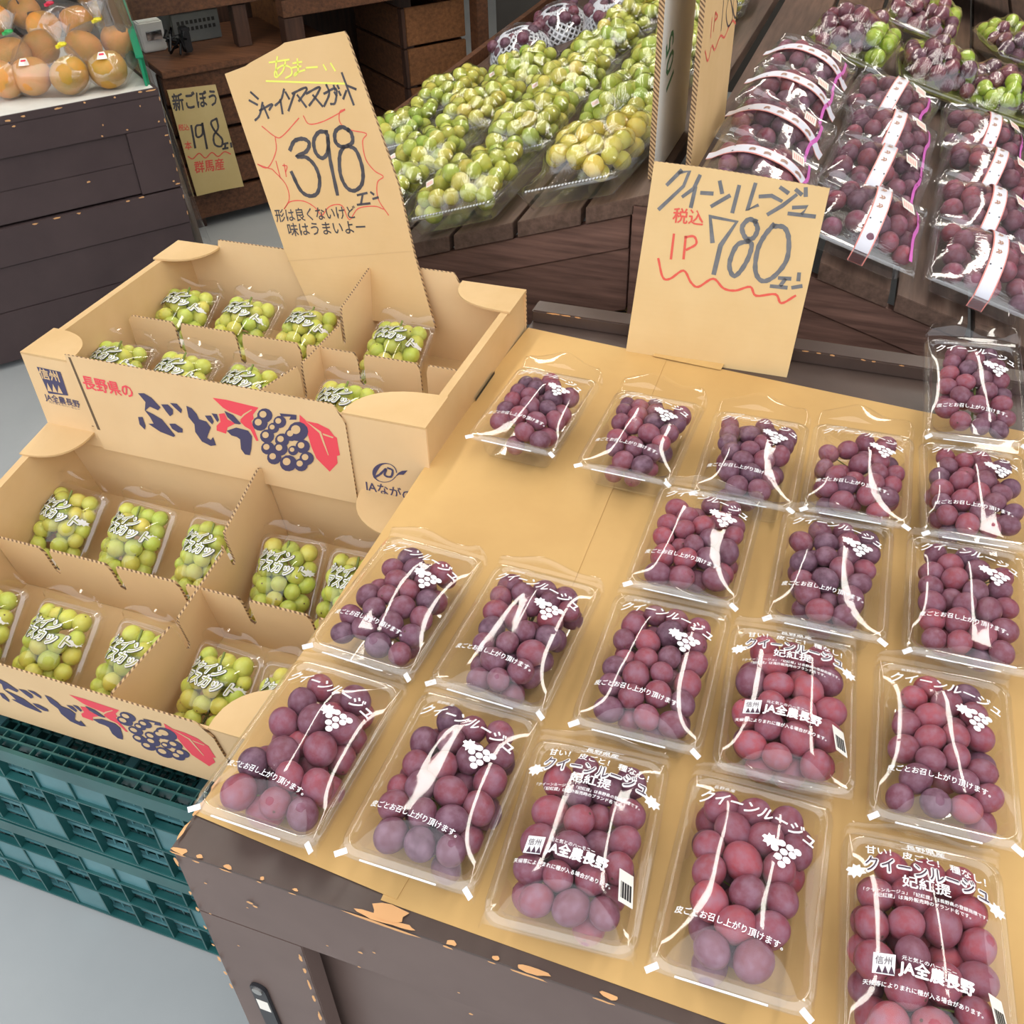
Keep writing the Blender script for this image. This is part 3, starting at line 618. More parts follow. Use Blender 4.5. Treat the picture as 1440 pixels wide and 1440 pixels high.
# muscat packs: narrow film bag, logo at the top end
MA, ML = .050, .076
def film_m(u, v):
    U = abs(u/MA); V = abs(v/ML); return .008+.046*max(0, 1-U**2.4)*max(0, 1-V**3)
MFILMS = [film_mesh(s, .026, film_m, MA, ML, 'film', .002) for s in (41, 42, 43)]
def mlabel():
    mb = MB(); f = on_film(film_m, .002)
    poly = [(-.033, .030), (-.030, .050), (-.018, .047), (-.010, .054), (.004, .047), (.018, .050), (.030, .040), (.038, .022), (.024, .024), (.012, .016), (-.004, .020), (-.018, .016)]
    for txt, y, x0, x1 in (('シャイン', .040, -.038, .018), ('マスカット', .022, -.034, .038)):
        outlined(mb, txt, (x0, y), (x1, y-.003), f, -.0006, .13, 1.25, .15, 1)
        outlined(mb, txt, (x0, y), (x1, y-.003), f, .0006, .095, 1.25, .15, 0)
        text2d(mb, txt, (x0+.0004, y), (x1-.0004, y-.003), f, .0014, -.002, 1.25, .15, mi=2)
    for c in ((.040, .028),): mb.add([f(x, y, .0003) for x, y in ICON_L(c, .006)], [tuple(range(17))])
    text2d(mb, 'JAながの', (-.030, -.046), (.010, -.050), f, 0, .02, 1.2)
    text2d(mb, 'ちくまのぶどう', (-.032, -.058), (.022, -.063), f, 0, .02, 1.2)
    return mb.mesh('printed_label', ['wprint', 'kprint', 'oprint'])
MLAB = mlabel(); MTRAY = tray_mesh(MA, ML, .012, .012)
def muscat_pack(label, box, x, y, lean, rz, seed, n=32, z=.028):
    M = WM[box.name]@Matrix.Translation((x, y, z))@Euler((lean, 0, rz)).to_matrix().to_4x4()
    t = thing('muscat_pack', label, 'grape pack', M.to_translation(), M.to_euler(), 'small muscat packs in the cartons')
    ob('tray', MTRAY, t, local=True); ob('film', MFILMS[seed % 3], t, local=True); ob('printed_label', MLAB, t, local=True)
    ob('barcode_sticker', BARM, t, loc=(.030, -.050, film_m(.030, -.050)+.003), rot=(.1, .55, .2), local=True)
    p, rad = relax(n, .0132, .047, .070, film_m, .003, 300+seed, prof=lambda v: .98+.05*v-.2*v*v, iters=110); rs = np.random.RandomState(seed+77)
    for i in range(len(p)):
        if p[i, 2] < .016 and abs(p[i, 0]) < .02 and abs(p[i, 1]) < .04: continue
        ob('grape', GM, t, loc=tuple(p[i]), rot=(rs.uniform(0, 6), rs.uniform(0, 6), 0), scale=(rad[i], rad[i]*.98, rad[i]*1.07), color=col_muscat(rs, .35), local=True)
    ob('stem', stemmesh(p*np.array([1, .8, .6]), rad), t, local=True)
ce = ['first from the left', 'second from the left', 'just left of the centre partition', 'just right of the centre partition', 'at the far right']
xs_u = [.060, .180, .300, .465]; 
for j, (yy, rw) in enumerate(((.285, 'back'), (.092, 'front'))):
    for i, x in enumerate(xs_u):
        muscat_pack('muscat pack in the %s row of the upper carton, %s' % (rw, ce[i]), UB, x, yy, R_(27), R_(random.uniform(-4, 4)), j*10+i+1, z=.046)
for j, (yy, rw) in enumerate(((.285, 'back'), (.085, 'front'))):
    for i, x in enumerate([.062, .190, .322, .452, .562]):
        muscat_pack('muscat pack in the %s row of the lower carton, %s' % (rw, ce[i]), LB, x, yy, R_(30 if j == 0 else 26), R_(random.uniform(-5, 5)), 40+j*10+i)

# ---------------------------------------------------------------- green plastic crates
def make_crate(label, x0, x1, y0, y1, z0, z1):
    t = thing('plastic_crate', label, 'crate', ((x0+x1)/2, (y0+y1)/2, z0), group='stacked green plastic crates'); H = z1-z0
    m = MB(); 
    for (a, b, c, d) in ((x0, x1, y0, y0+.006), (x0, x1, y1-.006, y1), (x0, x0+.006, y0+.006, y1-.006), (x1-.006, x1, y0+.006, y1-.006)): m.box(a, b, c, d, z1-.028, z1)
    for (a, b, c, d) in ((x0, x1, y0+.018, y0+.021), (x0, x1, y0+.032, y0+.034)): m.box(a, b, c, d, z1-.02, z1-.002)
    x = x0
    while x < x1: m.box(x, x+.002, y0+.005, y0+.034, z1-.012, z1-.003); x += .028
    P('rim', m, 'green', t)
    # front wall: deep horizontal flanges, vertical ribs, plates in alternate bays, inner lattice
    for z in (z0+.004, z0+H*.36, z0+H*.64): P('flange', MB().box(x0, x1, y0, y0+.012, z, z+.005), 'green', t, .001)
    nb = 12; bw = (x1-x0)/nb
    rib = MB().box(0, .003, 0, .012, 0, H-.03).mesh('rib', 'green')
    for i in range(nb+1): ob('rib', rib, t, loc=(x0+min(i*bw, x1-x0-.003), y0+.001, z0+.004))
    for i in range(nb):
        xa = x0+i*bw+.003; xb = x0+(i+1)*bw
        if i % 6 in (2, 3): P('plate', MB().box(xa, xb, y0+.003, y0+.006, z0+H*.36+.005, z0+H*.64), 'green2', t)
        if i % 6 in (5, 0): P('plate', MB().box(xa, xb, y0+.004, y0+.007, z0+H*.64+.005, z1-.028), 'green2', t)
        if i % 6 in (4,): P('plate', MB().box(xa, xb, y0+.003, y0+.006, z0+.009, z0+H*.36), 'green2', t)
    m = MB()
    for k in range(7): m.box(x0, x1, y0+.012, y0+.018, z0+.012+k*(H-.04)/6.5, z0+.019+k*(H-.04)/6.5)
    x = x0+.01
    while x < x1: m.box(x, x+.002, y0+.014, y0+.016, z0, z1-.02); x += .0185
    P('lattice', m, 'green2', t)['kind'] = 'stuff'
    P('side_wall', MB().box(x0, x0+.004, y0+.03, y1, z0, z1-.03), 'green', t); P('side_wall', MB().box(x1-.004, x1, y0+.03, y1, z0, z1-.03), 'green', t); P('side_wall', MB().box(x0, x1, y1-.02, y1-.016, z0, z1-.03), 'green', t)
    m = MB(); zz = z0+.02
    k = x0+.012
    while k < x1: m.box(k, k+.0045, y0+.03, y1-.02, zz, zz+.004); k += .021
    k = y0+.04
    while k < y1-.02: m.box(x0, x1, k, k+.0045, zz, zz+.004); k += .021
    P('base_grid', m, 'green', t)['kind'] = 'stuff'
    m = MB(); k = x0+.06
    while k < x1-.05:
        m.box(k, k+.014, y0+.034, y1-.03, z1-.06, z1-.056); k += .115
    P('cross_strap', m, 'green2', t)
make_crate('top green plastic crate under the lower muscat carton', -1.22, -.492, .533, .965, .212, .422)
make_crate('bottom green plastic crate standing on the grey floor', -1.22, -.492, .533, .965, .001, .211)
make_crate('hidden lowest green crate behind, under the upper carton', -1.11, -.5, .99, 1.36, .001, .205)
make_crate('middle green crate behind, under the upper carton', -1.11, -.5, .99, 1.36, .206, .409)
make_crate('highest green crate behind, right under the upper carton', -1.11, -.5, .99, 1.36, .410, .613)

# ---------------------------------------------------------------- price signs
def sign(name, label, F, pxs, th, mat, extra=None):
    poly = [F.px(*p) for p in pxs] if pxs else extra
    c = F.w(*np.mean(poly, 0)); c = (c[0], c[1], min(F.w(*q)[2] for q in poly))
    t = thing(name, label, 'sign', c, group='handwritten price signs')
    m = MB().prism(poly, F.w, -th, 0, 0, 1); ob('board', m.mesh('board', [mat, 'flute']), t); return t
F1 = Frame((-.7, 1.325, .64), (0, -.985, .145))
s1 = sign('price_sign', 'tall leaning cardboard sign priced 398 standing in the upper carton', F1, [(316, 104), (345, 93), (352, 88), (392, 66), (400, 60), (440, 52), (483, 44), (488, 52), (560, 260), (583, 360), (612, 462), (440, 440), (400, 352)], .006, 'sign')
c1 = crop(310, 40, 4.8)
mbk = MB(); Fk = F1
strokes(F1, [c1(l) for l in ([(205, 430), (255, 475)], [(195, 485), (250, 515)], [(285, 500), (265, 585), (235, 620)], [(265, 555), (350, 510), (330, 550)], [(290, 520), (325, 605)],
  [(430, 410), (410, 480), (370, 520)], [(405, 480), (420, 575)], [(440, 430), (465, 475)], [(500, 440), (460, 555)], [(485, 440), (570, 400), (580, 420), (530, 490)], [(520, 450), (580, 530)],
  [(580, 440), (670, 395), (650, 450), (600, 520)], [(625, 450), (690, 525)], [(700, 440), (780, 405), (775, 500), (745, 510)], [(715, 380), (735, 440), (700, 525)], [(765, 385), (775, 415)], [(790, 385), (800, 405)],
  [(770, 430), (785, 455)], [(800, 425), (812, 450)], [(850, 420), (830, 475)], [(820, 300), (900, 515)], [(855, 385), (915, 410)],
  [(925, 1125), (990, 1110)], [(960, 1125), (950, 1180)], [(925, 1190), (1010, 1180)], [(1015, 1105), (1035, 1120)], [(1030, 1150), (1065, 1140)])], .0034, s1, 'lettering', 'ink')
strokes(F1, [c1(l) for l in ([(470, 820), (500, 760), (560, 745), (600, 775), (580, 830), (515, 865), (580, 870), (640, 930), (670, 1020), (655, 1110), (600, 1130), (540, 1090), (480, 970)],
  [(720, 700), (665, 700), (630, 760), (645, 840), (690, 875), (725, 830), (725, 730), (710, 700)], [(725, 740), (740, 880), (790, 1120)],
  [(870, 690), (820, 665), (775, 700), (780, 770), (830, 800), (890, 770), (885, 710), (860, 680)], [(830, 800), (805, 860), (810, 980), (850, 1070), (905, 1095), (955, 1050), (960, 950), (920, 830), (870, 795), (830, 800)])], .0062, s1, 'price_digits', 'ink')
strokes(F1, [c1(l) for l in ([(330, 230), (465, 210)], [(385, 190), (375, 260), (385, 320)], [(440, 225), (420, 290), (375, 330), (370, 290), (420, 250), (475, 265), (480, 310), (440, 335)], [(490, 235), (550, 225)], [(485, 265), (545, 255)],
  [(520, 205), (525, 290), (500, 320), (510, 300), (570, 280)], [(580, 265), (655, 260)], [(695, 245), (715, 280)], [(745, 235), (775, 285)], [(310, 355), (840, 372)])], .0026, s1, 'yellow_lettering', 'inky')
strokes(F1, [c1(l) for l in ([(375, 895), (405, 1010)], [(430, 915), (445, 1000)], [(420, 925), (450, 930), (440, 970)], [(280, 660), (370, 730), (420, 725), (530, 605)], [(560, 590), (600, 645), (700, 625), (840, 550)],
  [(840, 545), (805, 565), (810, 640), (880, 685), (985, 710), (960, 760), (980, 880), (1040, 960), (1100, 1000), (1060, 1040), (1065, 1150), (1135, 1260)], [(370, 730), (375, 830), (320, 940), (250, 915), (300, 935), (350, 950)],
  [(350, 950), (440, 1050), (465, 1150), (430, 1220), (470, 1170), (560, 1165), (640, 1210), (690, 1280)], [(690, 1260), (740, 1200), (820, 1195), (870, 1290), (930, 1215), (1040, 1200), (1100, 1220)])], .0017, s1, 'red_burst_line', 'inkr', .0003)
ptext(F1, '形は良くないけど', c1([(380, 1300)])[0], c1([(920, 1275)])[0], s1, 'lettering', 'ink', height=1.2)
ptext(F1, '味はうまいよー', c1([(465, 1395)])[0], c1([(985, 1375)])[0], s1, 'lettering', 'ink', height=1.1)
strokes(F1, [[(405, 367), (580, 353)]], .0014, s1, 'crease', 'cardin', .0003)
F2 = Frame((-.15, 1.330, .703), (0, -.976, .2))
s2 = sign('price_sign', 'large pale cardboard sign priced 780 standing behind the kraft paper', F2, [(920, 227), (1000, 237), (1080, 250), (1167, 265), (1137, 400), (1104, 541), (1000, 524), (880, 494), (905, 330)], .005, 'signqr')
c2 = crop(880, 220, 4.8)
strokes(F2, [c2(l) for l in ([(280, 190), (375, 95)], [(360, 110), (430, 100), (390, 200), (225, 355)], [(500, 130), (460, 215), (385, 270)], [(470, 210), (440, 340)], [(510, 245), (585, 250)], [(635, 170), (650, 245)], [(580, 335), (700, 265)],
  [(765, 200), (720, 375)], [(875, 185), (820, 365), (890, 330)], [(905, 270), (985, 265), (1050, 300)], [(1045, 210), (1095, 245)], [(960, 390), (1060, 330), (1150, 260)], [(1150, 225), (1185, 255)], [(1215, 215), (1215, 265)],
  [(1130, 345), (1225, 340), (1190, 385)], [(1100, 385), (1275, 405)], [(1035, 820), (1110, 825)], [(1075, 830), (1045, 870)], [(980, 875), (1085, 885)], [(1170, 790), (1165, 835)], [(1125, 885), (1185, 875)])], .0052, s2, 'lettering', 'inkg', curved=False)
strokes(F2, [c2(l) for l in ([(585, 575), (570, 405), (750, 440), (640, 600), (595, 790)], )], .0066, s2, 'price_digits', 'inkg', curved=False)
strokes(F2, [c2(l) for l in ([(880, 440), (830, 425), (785, 480), (810, 550), (860, 550), (890, 490), (870, 435)], [(830, 570), (750, 600), (700, 720), (720, 800), (760, 790), (820, 700), (850, 600), (820, 565)],
  [(1000, 470), (1070, 480), (1100, 560), (1085, 700), (1000, 810), (920, 840), (875, 770), (890, 630), (940, 530), (1000, 460)])], .0066, s2, 'price_digits', 'inkg')
strokes(F2, [c2(l) for l in ([(325, 525), (305, 690)], [(405, 540), (390, 690)], [(400, 545), (460, 540), (475, 590), (410, 630)], [(220, 690), (250, 815), (300, 825), (390, 770), (440, 850), (490, 880), (590, 825), (660, 890), (740, 905), (840, 880), (880, 940), (1010, 930), (1050, 990), (1145, 940)])], .0034, s2, 'red_lettering', 'inkr')
ptext(F2, '税込', c2([(315, 435)])[0], c2([(520, 460)])[0], s2, 'red_lettering', 'inkr', off=.02)

# ---------------------------------------------------------------- gable-shaped slatted stand behind
YS = 1.60; RX = -.315; KA, KB = .324, .30
def zA(x): return .841+KA*(x+.358)
ZR = zA(RX)
def zB(x): return ZR-.012-KB*(x-RX)
st = thing('slatted_stand', 'dark stained wooden display stand with slatted top sloping down both sides of a ridge', 'stand', (-.3, 2.7, 0))
YE = 4.3
def slab(name, x0, x1, zf, th, y0, y1, mat, bv=.001, dz=0):
    m = MB(); m.prism([(x0, zf(x0)-th+dz), (x1, zf(x1)-th+dz), (x1, zf(x1)+dz), (x0, zf(x0)+dz)], lambda a, b, q: (a, q, b), y0, y1); return P(name, m, mat, st, bv)
x = RX-.02
while x > -1.33: slab('slat', x-.118, x, zA, .030, YS if x > -1.0 else 2.45, YE, 'stainy'); x -= .127
x = RX+.006
while x < .9: slab('slat', x, x+.118, zB, .030, YS, YE, 'stainy'); x += .130
P('edge_rail', MB().box(-1.375, -1.352, 2.45, YE, zA(-1.35)-.07, zA(-1.35)+.035), 'rackw', st, .001)
for nm, dz0, dz1, yo in (('fascia_board', -.033, -.092, .006), ('fascia_board', -.094, -.215, .010)):
    XF = -.98; m = MB(); m.prism([(XF, zA(XF)+dz1), (RX-.06, zA(RX-.06)+dz1), (RX-.06, zA(RX-.06)+dz0), (XF, zA(XF)+dz0)], lambda a, b, q: (a, q, b), YS+yo, YS+yo+.02); P(nm, m, 'stain', st, .001)
    m = MB(); m.prism([(RX+.01, zB(RX+.01)+dz1), (.9, zB(.9)+dz1), (.9, zB(.9)+dz0), (RX+.01, zB(RX+.01)+dz0)], lambda a, b, q: (a, q, b), YS+yo, YS+yo+.02); P(nm, m, 'stain', st, .001)
P('post', MB().box(RX-.055, RX+.006, YS-.002, YS+.04, 0, ZR-.03), 'stain', st, .002)
for x in (-.98, .84): P('post', MB().box(x, x+.05, YS+.03, YS+.08, 0, .3), 'stain', st, .002)
for x in (-1.33, -.35, .3): P('post', MB().box(x, x+.05, YE-.06, YE-.01, 0, .42), 'stain', st, .002)
P('side_panel', MB().box(-.93, .84, YS+.06, YS+.07, .02, .42), 'rackd', st)
# carton glimpsed under the stand
t = thing('stored_carton', 'pale carton with katakana lettering stored under the slatted stand', 'carton', (-.4, 1.66, .42)); Fm = Frame((-.4, YS+.02, .6), (0, -1, 0))
P('carton_body', MB().box(-.50, -.375, YS+.032, YS+.058, .42, .625), 'oldsign', t); Fm = Frame((-.4, YS+.0315, .6), (0, -1, 0)); ptext(Fm, 'マンゴー', (800, 448), (882, 446), t, 'lettering', 'ink', height=1)

# upright sheets on the ridge
F4 = Frame((RX-.022, 1.8, .9), (1, 0, 0)); 
t = thing('divider_sheet', 'white corrugated carton sheet standing on the ridge, green digits 105 on it', 'sheet', (RX-.03, 1.82, zA(RX)))
xw = -.352
m = MB().box(xw-.010, xw, 1.668, 1.93, zA(xw)+.002, 1.36); me = m.mesh('board', ['white', 'flute']); me.polygons[2].material_index = 1; ob('board', me, t)
F4 = Frame((xw, 1.8, .9), (1, 0, 0)); ptext(F4, '105', (947, 103), (947, 36), t, 'green_digits', 'inkgreen', height=1.1)
x5 = -.293
t = sign('price_sign', 'cardboard price sign seen edge-on beside the white sheet on the ridge', Frame((x5, 1.8, .9), (1, 0, 0)), None, .009, 'sign', [(1.69-1.8, zB(x5)+.002-.9), (2.03-1.8, zB(x5)+.002-.9), (2.03-1.8, .45), (1.69-1.8, .45)])
F5 = Frame((x5, 1.8, .9), (1, 0, 0)); c5 = crop(900, 0, 5.143)
strokes(F5, [c5(l) for l in ([(520, 130), (510, 270)], [(545, 90), (530, 225)], [(545, 90), (560, 120), (538, 150)], [(470, 370), (490, 440), (520, 330), (540, 360), (580, 260), (610, 270), (640, 200), (670, 150), (690, 170)])], .004, t, 'red_lettering', 'inkr')
strokes(F5, [c5(l) for l in ([(605, 0), (585, 220)], [(640, -10), (622, 100), (638, 190), (670, 120), (655, -10)], [(680, -10), (672, 60), (688, 130), (706, 60), (700, -10)])], .004, t, 'price_digits', 'ink')

# muscat trays on the left slope: stretch-wrapped heaps
BA, BL_ = .094, .150
SLA = math.atan(KA); SLB = math.atan(KB)
def heap(seed, n, r, a, b, h=.085):
    cf = lambda x, y: .035+h*max(0, 1-abs(x/a)**2.6)*max(0, 1-abs(y/b)**3)*.75+.02
    return relax(n, r, a, b, cf, .004, seed, iters=90)
def drape(p, rad, a, b, rim, seed, mat='wrap', name='wrap'):
    rs = np.random.RandomState(seed); us = lin(-a, a, 23); vs = lin(-b, b, 33); U, V = np.meshgrid(us, vs)
    Z = np.full(U.shape, 0.0)
    for q, r in zip(p, rad):
        d2 = (U-q[0])**2+(V-q[1])**2; rr = r*1.25; Z = np.maximum(Z, np.where(d2 < rr*rr, q[2]+rr*np.sqrt(np.clip(1-d2/rr/rr, 0, 1))*.85+.0, 0))
    edge = (np.abs(U) > a*.97) | (np.abs(V) > b*.97); Z = np.maximum(Z, rim); lo = Z.copy()
    for _ in range(7):
        Zp = np.pad(Z, 1, mode='edge'); Z = (Zp[:-2, 1:-1]+Zp[2:, 1:-1]+Zp[1:-1, :-2]+Zp[1:-1, 2:]+Zp[1:-1, 1:-1]*1)/5; Z = np.maximum(Z, lo-.001); Z[edge] = rim
    Z += (.0012*np.sin(U*500+V*90+seed)+.001*np.sin(V*330-U*150+seed*2))*(~edge)
    mb = MB(); nu = len(us); mb.add([(float(U[j, i]), float(V[j, i]), float(Z[j, i]+.0015)) for j in range(len(vs)) for i in range(nu)], [(j*nu+i, j*nu+i+1, (j+1)*nu+i+1, (j+1)*nu+i) for j in range(len(vs)-1) for i in range(nu-1)])
    # skirt following the tray side down
    ringi = [(i, 0) for i in range(nu)]+[(nu-1, j) for j in range(1, len(vs))]+[(i, len(vs)-1) for i in range(nu-2, -1, -1)]+[(0, j) for j in range(len(vs)-2, 0, -1)]
    A = [(float(U[j, i]), float(V[j, i]), rim+.0015) for i, j in ringi]; B = [(x*.86, y*.90, .002+.003*math.sin(k*1.7)**2) for k, (x, y, z) in enumerate(A)]; n = len(A)
    mb.add(A+B, [(k, n+k, n+(k+1) % n, (k+1) % n) for k in range(n)])
    return mb.mesh(name, mat, True)
HTRAY = tray_mesh(BA-.003, BL_-.003, .040, .02)
lipm = MB()
for k in range(24): lipm.box(-.078+k*.0066, -.078+k*.0066+.003, -BL_-.001, -BL_+.004, .0405, .0425)
LIP = lipm.mesh('ribbed_lip', 'seal')
HV = []
for k in range(5):
    p, rad = heap(500+k, 46, .0172, BA-.004, BL_-.006); HV.append((p, rad, drape(p, rad, BA, BL_, .041, k)))
STK = MB().box(-.008, .008, -.010, .010, 0, .0004)
for k in range(5): STK.box(-.006+k*.0026, -.006+k*.0026+.001, -.006, .005, .0004, .0006, mi=1)
STKM = STK.mesh('price_sticker', ['sticker', 'pink'])
rown = ['nearest', 'second', 'third', 'fourth', 'fifth', 'farthest']; coln = ['beside the ridge', 'second from the ridge', 'third from the ridge', 'along the low rail']
cnt = 0
for r in range(6):
    for c in range(4):
        xc = -.467-.232*c+random.uniform(-.008, .008); yc = 1.745+.310*r+random.uniform(-.01, .01)
        if (r > 3 and c > 1) or r == 5 or (c == 3 and r < 2): continue
        v = HV[(r*3+c*2) % 5]; n = Vector((-math.sin(SLA), 0, math.cos(SLA)))
        pos = Vector((xc, yc, zA(xc)))+n*.004
        t = thing('muscat_tray', 'stretch-wrapped tray of green grapes on the left slope, %s row, %s' % (rown[r], coln[c]), 'grape tray', pos, (0, -SLA, R_(random.uniform(-5, 5))), 'wrapped muscat trays on the left slope')
        ob('tray', HTRAY, t, local=True); ob('wrap', v[2], t, local=True); ob('ribbed_lip', LIP, t, local=True)
        if (r+c) % 2: ob('price_sticker', STKM, t, loc=(-.05, -.09, .082), rot=(.3, -.2, .3), local=True)
        rs = np.random.RandomState(cnt+5); yel = .85 if (r == 0 and c == 0) else rs.choice([.25, .5, .7]); cnt += 1
        for i in range(len(v[0])):
            q = v[0][i]
            if q[2] < .03 and abs(q[0]) < .05 and abs(q[1]) < .10: continue
            cc = col_muscat(rs, yel)
            if yel > .8: cc = tuple(cc[k]*(1.12, .96, .8)[k] for k in range(3))
            elif rs.rand() < .4: cc = (cc[0]*.82, cc[1]*.95, cc[2]*.9)
            ob('grape', GF, t, loc=tuple(q), rot=(rs.uniform(0, 6), rs.uniform(0, 6), 0), scale=(v[1][i], v[1][i], v[1][i]*1.05), color=cc, local=True)

# dark grapes in foam nets beyond the muscat trays
def netmesh(a, b, c):
    bm = bmesh.new(); nu, nv = 26, 12; V = {}
    for j in range(nv+1):
        th = .35+(math.pi/2+.25-.35)*j/nv
        for i in range(nu):
            ph = 2*math.pi*(i+.5*(j % 2))/nu; V[i, j] = bm.verts.new((a*math.sin(th)*math.cos(ph), b*math.sin(th)*math.sin(ph), c*max(-.05, math.cos(th))))
    mb = MB()
    for j in range(nv):
        for i in range(nu):
            for q in ((i, j+1), ((i+(1 if j % 2 else -1)) % nu, j+1)):
                mb.tube([V[i, j].co, V[q].co], .0035, 4)
    bm.free(); return mb.mesh('foam_net', 'net')
NM = netmesh(.095, .12, .085)
NF = MB().grid(lambda u, v: (.104*math.sin(v)*math.cos(u), .13*math.sin(v)*math.sin(u), .098*math.cos(v)+.002*math.sin(u*9)*math.sin(v*7)), lin(0, 2*math.pi, 33), lin(.05, 1.65, 14)).mesh('wrap', 'bagclear', True)
for k, ((px, py), lb) in enumerate((((733, 62), 'dark grape bunch in a white foam net, nearest to the low rail'), ((790, 30), 'dark grape bunch in a white foam net, second beyond the muscat trays'), ((868, 18), 'dark grape bunch in a white foam net, farthest right of the nets'))):
    q = atpl(px, py, (-KA, 0, 1), (-.358, 1.6, .841+.05)); 
    t = thing('netted_grapes', lb, 'grape pack', (q[0], q[1], zA(q[0])+.012), (0, -SLA, .3*k), 'dark grapes in foam nets')
    ob('foam_net', NM, t, local=True); ob('wrap', NF, t, local=True)
    p, rad = relax(30, .019, .078, .10, lambda x, y: .082, .004, 700+k, iters=70); rs = np.random.RandomState(k)
    for i in range(len(p)): ob('grape', GQ, t, loc=tuple(p[i]), scale=(rad[i],)*3, color=[v_*.55 for v_ in col_purple(rs, 0)], local=True)

# bagged purple packs with ribbon labels on the right slope
CA, CL = .092, .100
def film_c(u, v):
    U = abs(u/CA); V = abs(v/CL); return .040+.046*max(0, 1-U**2.6)*max(0, 1-V**2.4)
def ribbon_mesh(across):
    mb = MB()
    def band(w0, w1, lift, mi):
        pts = lin(-CL*1.0-.012, CL, 22) if not across else lin(-CA-.004, CA+.004, 22)
        def f(a, s):
            u, v = (a, s) if not across else (s, a)
            z = film_c(u, max(-CL, min(CL, v)))
            if not across and s < -CL: z = .040-(abs(s)-CL)*2.2; v = -CL-.002
            return (u, v, z+lift)
        mb.grid(f, [w0, w1], pts, mi)
    o = 0 if not across else -.02
    band(-.0135+o, .0135+o, .0035, 1); band(-.0115+o, .0115+o, .0040, 0)
    for s, ln in ((.05, .012), (.02, .012), (-.01, .011), (-.035, .009)):
        for j in range(2):
            a0, b0 = (o-.006+j*.004, s) if not across else (o-.006+j*.004, s)
            P1 = [(a0, b0), (a0+.004, b0+ln*.5), (a0+.002, b0+ln)]
            ribbon(mb, P1, .0022, lambda a, b, t_: ((a, b, film_c(a, b)+.0046) if not across else (b, a, film_c(b, a)+.0046)), 0, True, 2)
    for a in (-.009, .009):
        b0 = -.06; ring = [(a+o+.0015*math.cos(k), b0+.0015*math.sin(k)) for k in range(6)]
        mb.add([((x, y, film_c(x, y)+.0048) if not across else (y, x, film_c(y, x)+.0048)) for x, y in ring], [tuple(range(6))], 3)
    return mb.mesh('ribbon_label', ['ribbon', 'pink', 'brownmark', 'black'], True)
RB = [ribbon_mesh(False), ribbon_mesh(True)]
CF = [film_mesh(s, .02, film_c, CA, CL, 'bagclear', .004) for s in (61, 62, 63)]
CT = tray_mesh(CA-.002, CL-.002, .040, .016)
MG = MB(); ribbon(MG, [(.068, .05), (.074, .0), (.070, -.04), (.078, -.085)], .006, lambda a, b, t_: (a, b, film_c(a, b)+.004), 0); MGM = MG.mesh('magenta_strap', 'magenta')
cols = [('column by the ridge', -.190, 1), ('middle column', .005, 0), ('right column', .205, 0), ('far right column', .405, 0)]
kk = 0
for ci, (cn, xc, ac) in enumerate(cols):
    for r in range(4 if ci != 0 else 4):
        if ci == 3 and r < 1: pass
        x_ = xc+random.uniform(-.006, .006); y_ = 1.712-(.012 if ci == 1 else 0)+.212*r; kk += 1
        t = thing('bagged_grape_tray', 'ribboned bag of large purple grapes on the right slope, %s, %s row' % (cn, rown[r]), 'grape tray', (x_, y_, zB(x_)+.006+.008), (R_(4), SLB, R_(random.uniform(-4, 4)-4)), 'bagged purple trays on the right slope')
        ob('tray', CT, t, local=True); ob('film', CF[kk % 3], t, local=True); ob('ribbon_label', RB[ac], t, local=True); ob('magenta_strap', MGM, t, local=True)
        ob('price_sticker', STKM, t, loc=(.045, .02, film_c(.045, .02)+.004), rot=(0, .3, .2), scale=(1.6, 1.6, 1), local=True)
        p, rad = relax(24, .0182, CA-.008, CL-.010, film_c, .003, 800+kk, iters=90); rs = np.random.RandomState(kk+60); red = .25 if ci == 2 else .12
        for i in range(len(p)): ob('grape', GQ, t, loc=tuple(p[i]), rot=(rs.uniform(0, 6), 0, 0), scale=(rad[i], rad[i], rad[i]*1.08), color=col_purple(rs, red), local=True)
# mixed red and green trays behind
for k, (px, py, lb) in enumerate(((1195, 55, 'mixed red and green grape tray behind the bagged trays, leftmost'), (1290, 25, 'mixed dark red and green grape tray, middle of the far trays, higher one'), (1310, 105, 'mixed dark red and green grape tray just behind the middle bagged column'), (1400, 140, 'mixed tray with bright green grapes at its front, right edge'), (1425, 70, 'mixed dark tray with lime paper at the far right edge'))):
    q = atpl(px, py, (KB, 0, 1), (0, 1.6, zB(0)+.05)); 
    t = thing('mixed_grape_tray', lb, 'grape tray', (q[0], q[1], zB(q[0])+.007), (0, SLB, R_(-8+6*k)), 'mixed grape trays at the back of the right slope'); t.scale = (1.08, 1.08, 1.08)
    p, rad = heap(950+k, 40, .0175, BA-.006, .11)
    ob('tray', tray_mesh(BA-.003, .117, .040, .02), t, local=True); ob('wrap', drape(p, rad, BA, .12, .041, k+20), t, local=True)
    ob('lime_paper', MB().grid(lambda u, v: (u, v, .012+.5*max(0, abs(u)-.05)+.4*max(0, abs(v)-.07)), lin(-.085, .085, 9), lin(-.11, .11, 9)).mesh('lime_paper', 'leafp'), t, local=True)
    rs = np.random.RandomState(k+3); ang = [0, .8, .9, -1.4, 1.6][k]
    for i in range(len(p)):
        s = p[i, 0]*math.cos(ang)+p[i, 1]*math.sin(ang); g = s > .03
        ob('grape', GF if g else GQ, t, loc=tuple(p[i]), rot=(rs.uniform(0, 6), 0, 0), scale=(rad[i],)*3, color=(tuple(c*1.0 for c in (srgb(160, 190, 50))) if g else tuple(c*.7 for c in col_purple(rs, .3))), local=True)
q = atpl(1395, 62, (KB, 0, 1), (0, 1.6, zB(0)))
